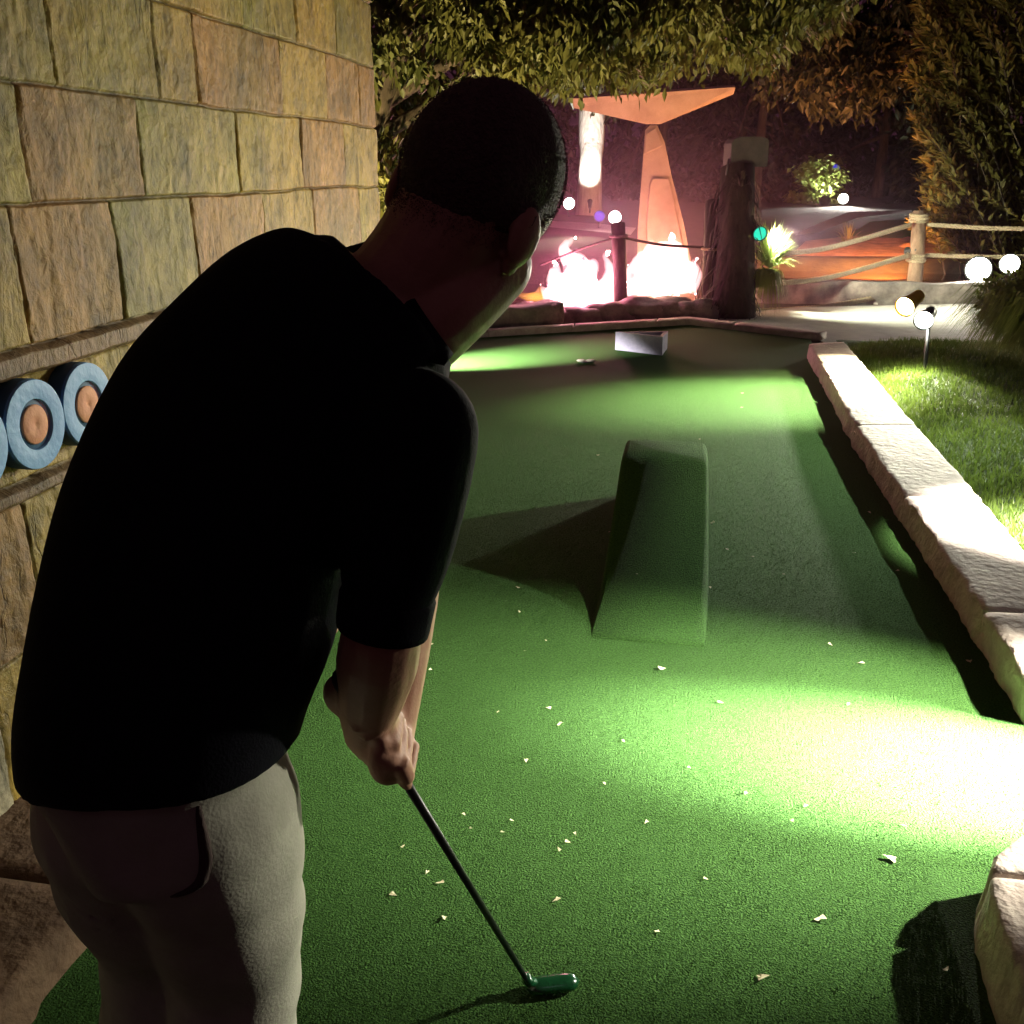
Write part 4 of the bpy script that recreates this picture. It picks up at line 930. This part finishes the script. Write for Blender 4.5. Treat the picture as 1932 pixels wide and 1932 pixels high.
# collar: folded band round the neck, points in front
col_pts = [P(700, 452, 1.17), P(745, 505, 1.09), P(800, 590, 1.05), P(856, 668, 1.06)]
col_low = [P(640, 470, 1.17), P(680, 560, 1.075), P(760, 660, 1.025), P(838, 690, 1.03)]
a_ = catmull(col_pts, 14); b_ = catmull(col_low, 14); rs = []
for p, q in zip(a_, b_):
    nn = (p - Vector((0, 0, EYE))).normalized() * .008
    rs.append([p, p - nn, q - nn * .6, q + nn])
far = [P(740, 446, 1.20), P(800, 500, 1.23), P(850, 580, 1.22), P(862, 660, 1.13)]; farl = [P(700, 470, 1.22), P(770, 540, 1.25), P(835, 620, 1.23), P(850, 690, 1.12)]
cmb = MB().rings(rs); rs = []
for p, q in zip(catmull(far, 14), catmull(farl, 14)):
    nn = (p - Vector((0, 0, EYE))).normalized() * .006; rs.append([p, p - nn, q - nn, q + nn])
cmb.rings(rs); cmb.build('collar', M_polo, polo)
# trousers
tr = MB(); torso(tr, .83, 0, 4, 16, 2.6)
limb(tr, [HIP_R, HIP_R.lerp(KN_R, .35), KN_R + Vector((0, 0, .03)), KN_R.lerp(AN_R, .5), AN_R + Vector((0, 0, .0))], [.112, .106, .092, .085, .080], 22, 16)
limb(tr, [HIP_L, HIP_L.lerp(KN_L, .35), KN_L + Vector((0, 0, .03)), KN_L.lerp(AN_L, .5), AN_L + Vector((0, 0, .0))], [.110, .110, .094, .085, .080], 22, 16)
trou = fuse(tr, 'trousers', M_khaki, man, .008, 14)
for v in trou.data.vertices:                                               # folds of loose cloth
    p = v.co; f_ = noise.noise((p.x * 9, p.y * 9, p.z * 4 + p.x * 5)) * .009 + noise.noise((p.x * 6 + p.z * 7, p.y * 6, p.z * 11)) * .006
    v.co += v.normal * f_
pk = catmull([P(374, 1535, 1.0), P(388, 1600, .995), P(380, 1660, .995), P(322, 1692, 1.0)], 14)
from mathutils.bvhtree import BVHTree
bv = BVHTree.FromPolygons([v.co.copy() for v in trou.data.vertices], [tuple(p.vertices) for p in trou.data.polygons]); pk = []; MW = worldloc(man)
for x, y in [(374, 1520), (380, 1560), (387, 1600), (388, 1630), (380, 1660), (355, 1680), (322, 1692)]:
    hit = bv.ray_cast(Vector((0, 0, EYE)), ray(x, y).normalized())[0]   # mesh data are in world metres
    if hit: pk.append(hit)
MB().tube([bv.find_nearest(q)[0] for q in catmull(pk, 14)], [.002, .004, .005, .006, .007, .007, .0075, .0075, .007, .007, .006, .005, .004, .003, .001], 8).build('dark_hook', M_darkwood, trou)  # dark hook-shaped line laid along the trouser surface
# shoes
for an in (AN_R, AN_L):
    q = Vector((an.x, an.y, 0)) + fd * .05; side_ = Vector((-fd.y, fd.x, 0)); rs = []
    for i in range(13):
        t = i / 12; y = -.115 + .28 * t; wd = .046 * (math.sin(math.pi * (.08 + .86 * t)) ** .5) * (1 + .12 * t); h = .085 - .045 * t ** 1.4
        if i == 12: wd = .018; h = .025
        rs.append([q + fd * y + side_ * wd * math.cos(a) + Vector((0, 0, .004 + h * (.5 + .5 * math.sin(a)))) for a in [k * 2 * math.pi / 16 for k in range(16)]])
    MB().rings(rs).build('shoe', M_shoe, man)
# putter, held in both hands
put = empty('putter', CLUB, 'putter with dark shaft and glossy green head held over the carpet', 'putter')
top = HAND - GA * .20
MB().tube([HAND + GA * .02, CLUB + Vector((-.012, 0, .035))], [.0068, .0058], 10).build('shaft', M_steel, put)
MB().tube([top, top + GA * .01, HAND + GA * .05, HAND + GA * .06], [.012, .0145, .0115, .009], 12).build('grip', M_rubber, put)
hx = (G(1062, 1866) - CLUB); hx.z = 0; hx.normalize(); hy = Vector((-hx.y, hx.x, 0)); rs = []
for i in range(13):
    t = i / 12; x = -.012 + .108 * t; wd = .018 * (1 - abs(2 * t - 1) ** 4) ** .5 + .003; hh = .013 * (1 - abs(2 * t - 1) ** 5) ** .5 + .002
    rs.append([CLUB + hx * x + hy * wd * math.cos(a) + Vector((0, 0, .016 + hh * math.sin(a))) for a in [k * 2 * math.pi / 14 for k in range(14)]])
MB().rings(rs).build('club_head', M_greenclub, put)
MB().tube([CLUB + Vector((-.014, 0, .045)), CLUB + Vector((-.008, 0, .03)), CLUB + hx * .006 + Vector((0, 0, .02))], [.0085, .010, .012], 12).build('hosel', M_greenclub, put)
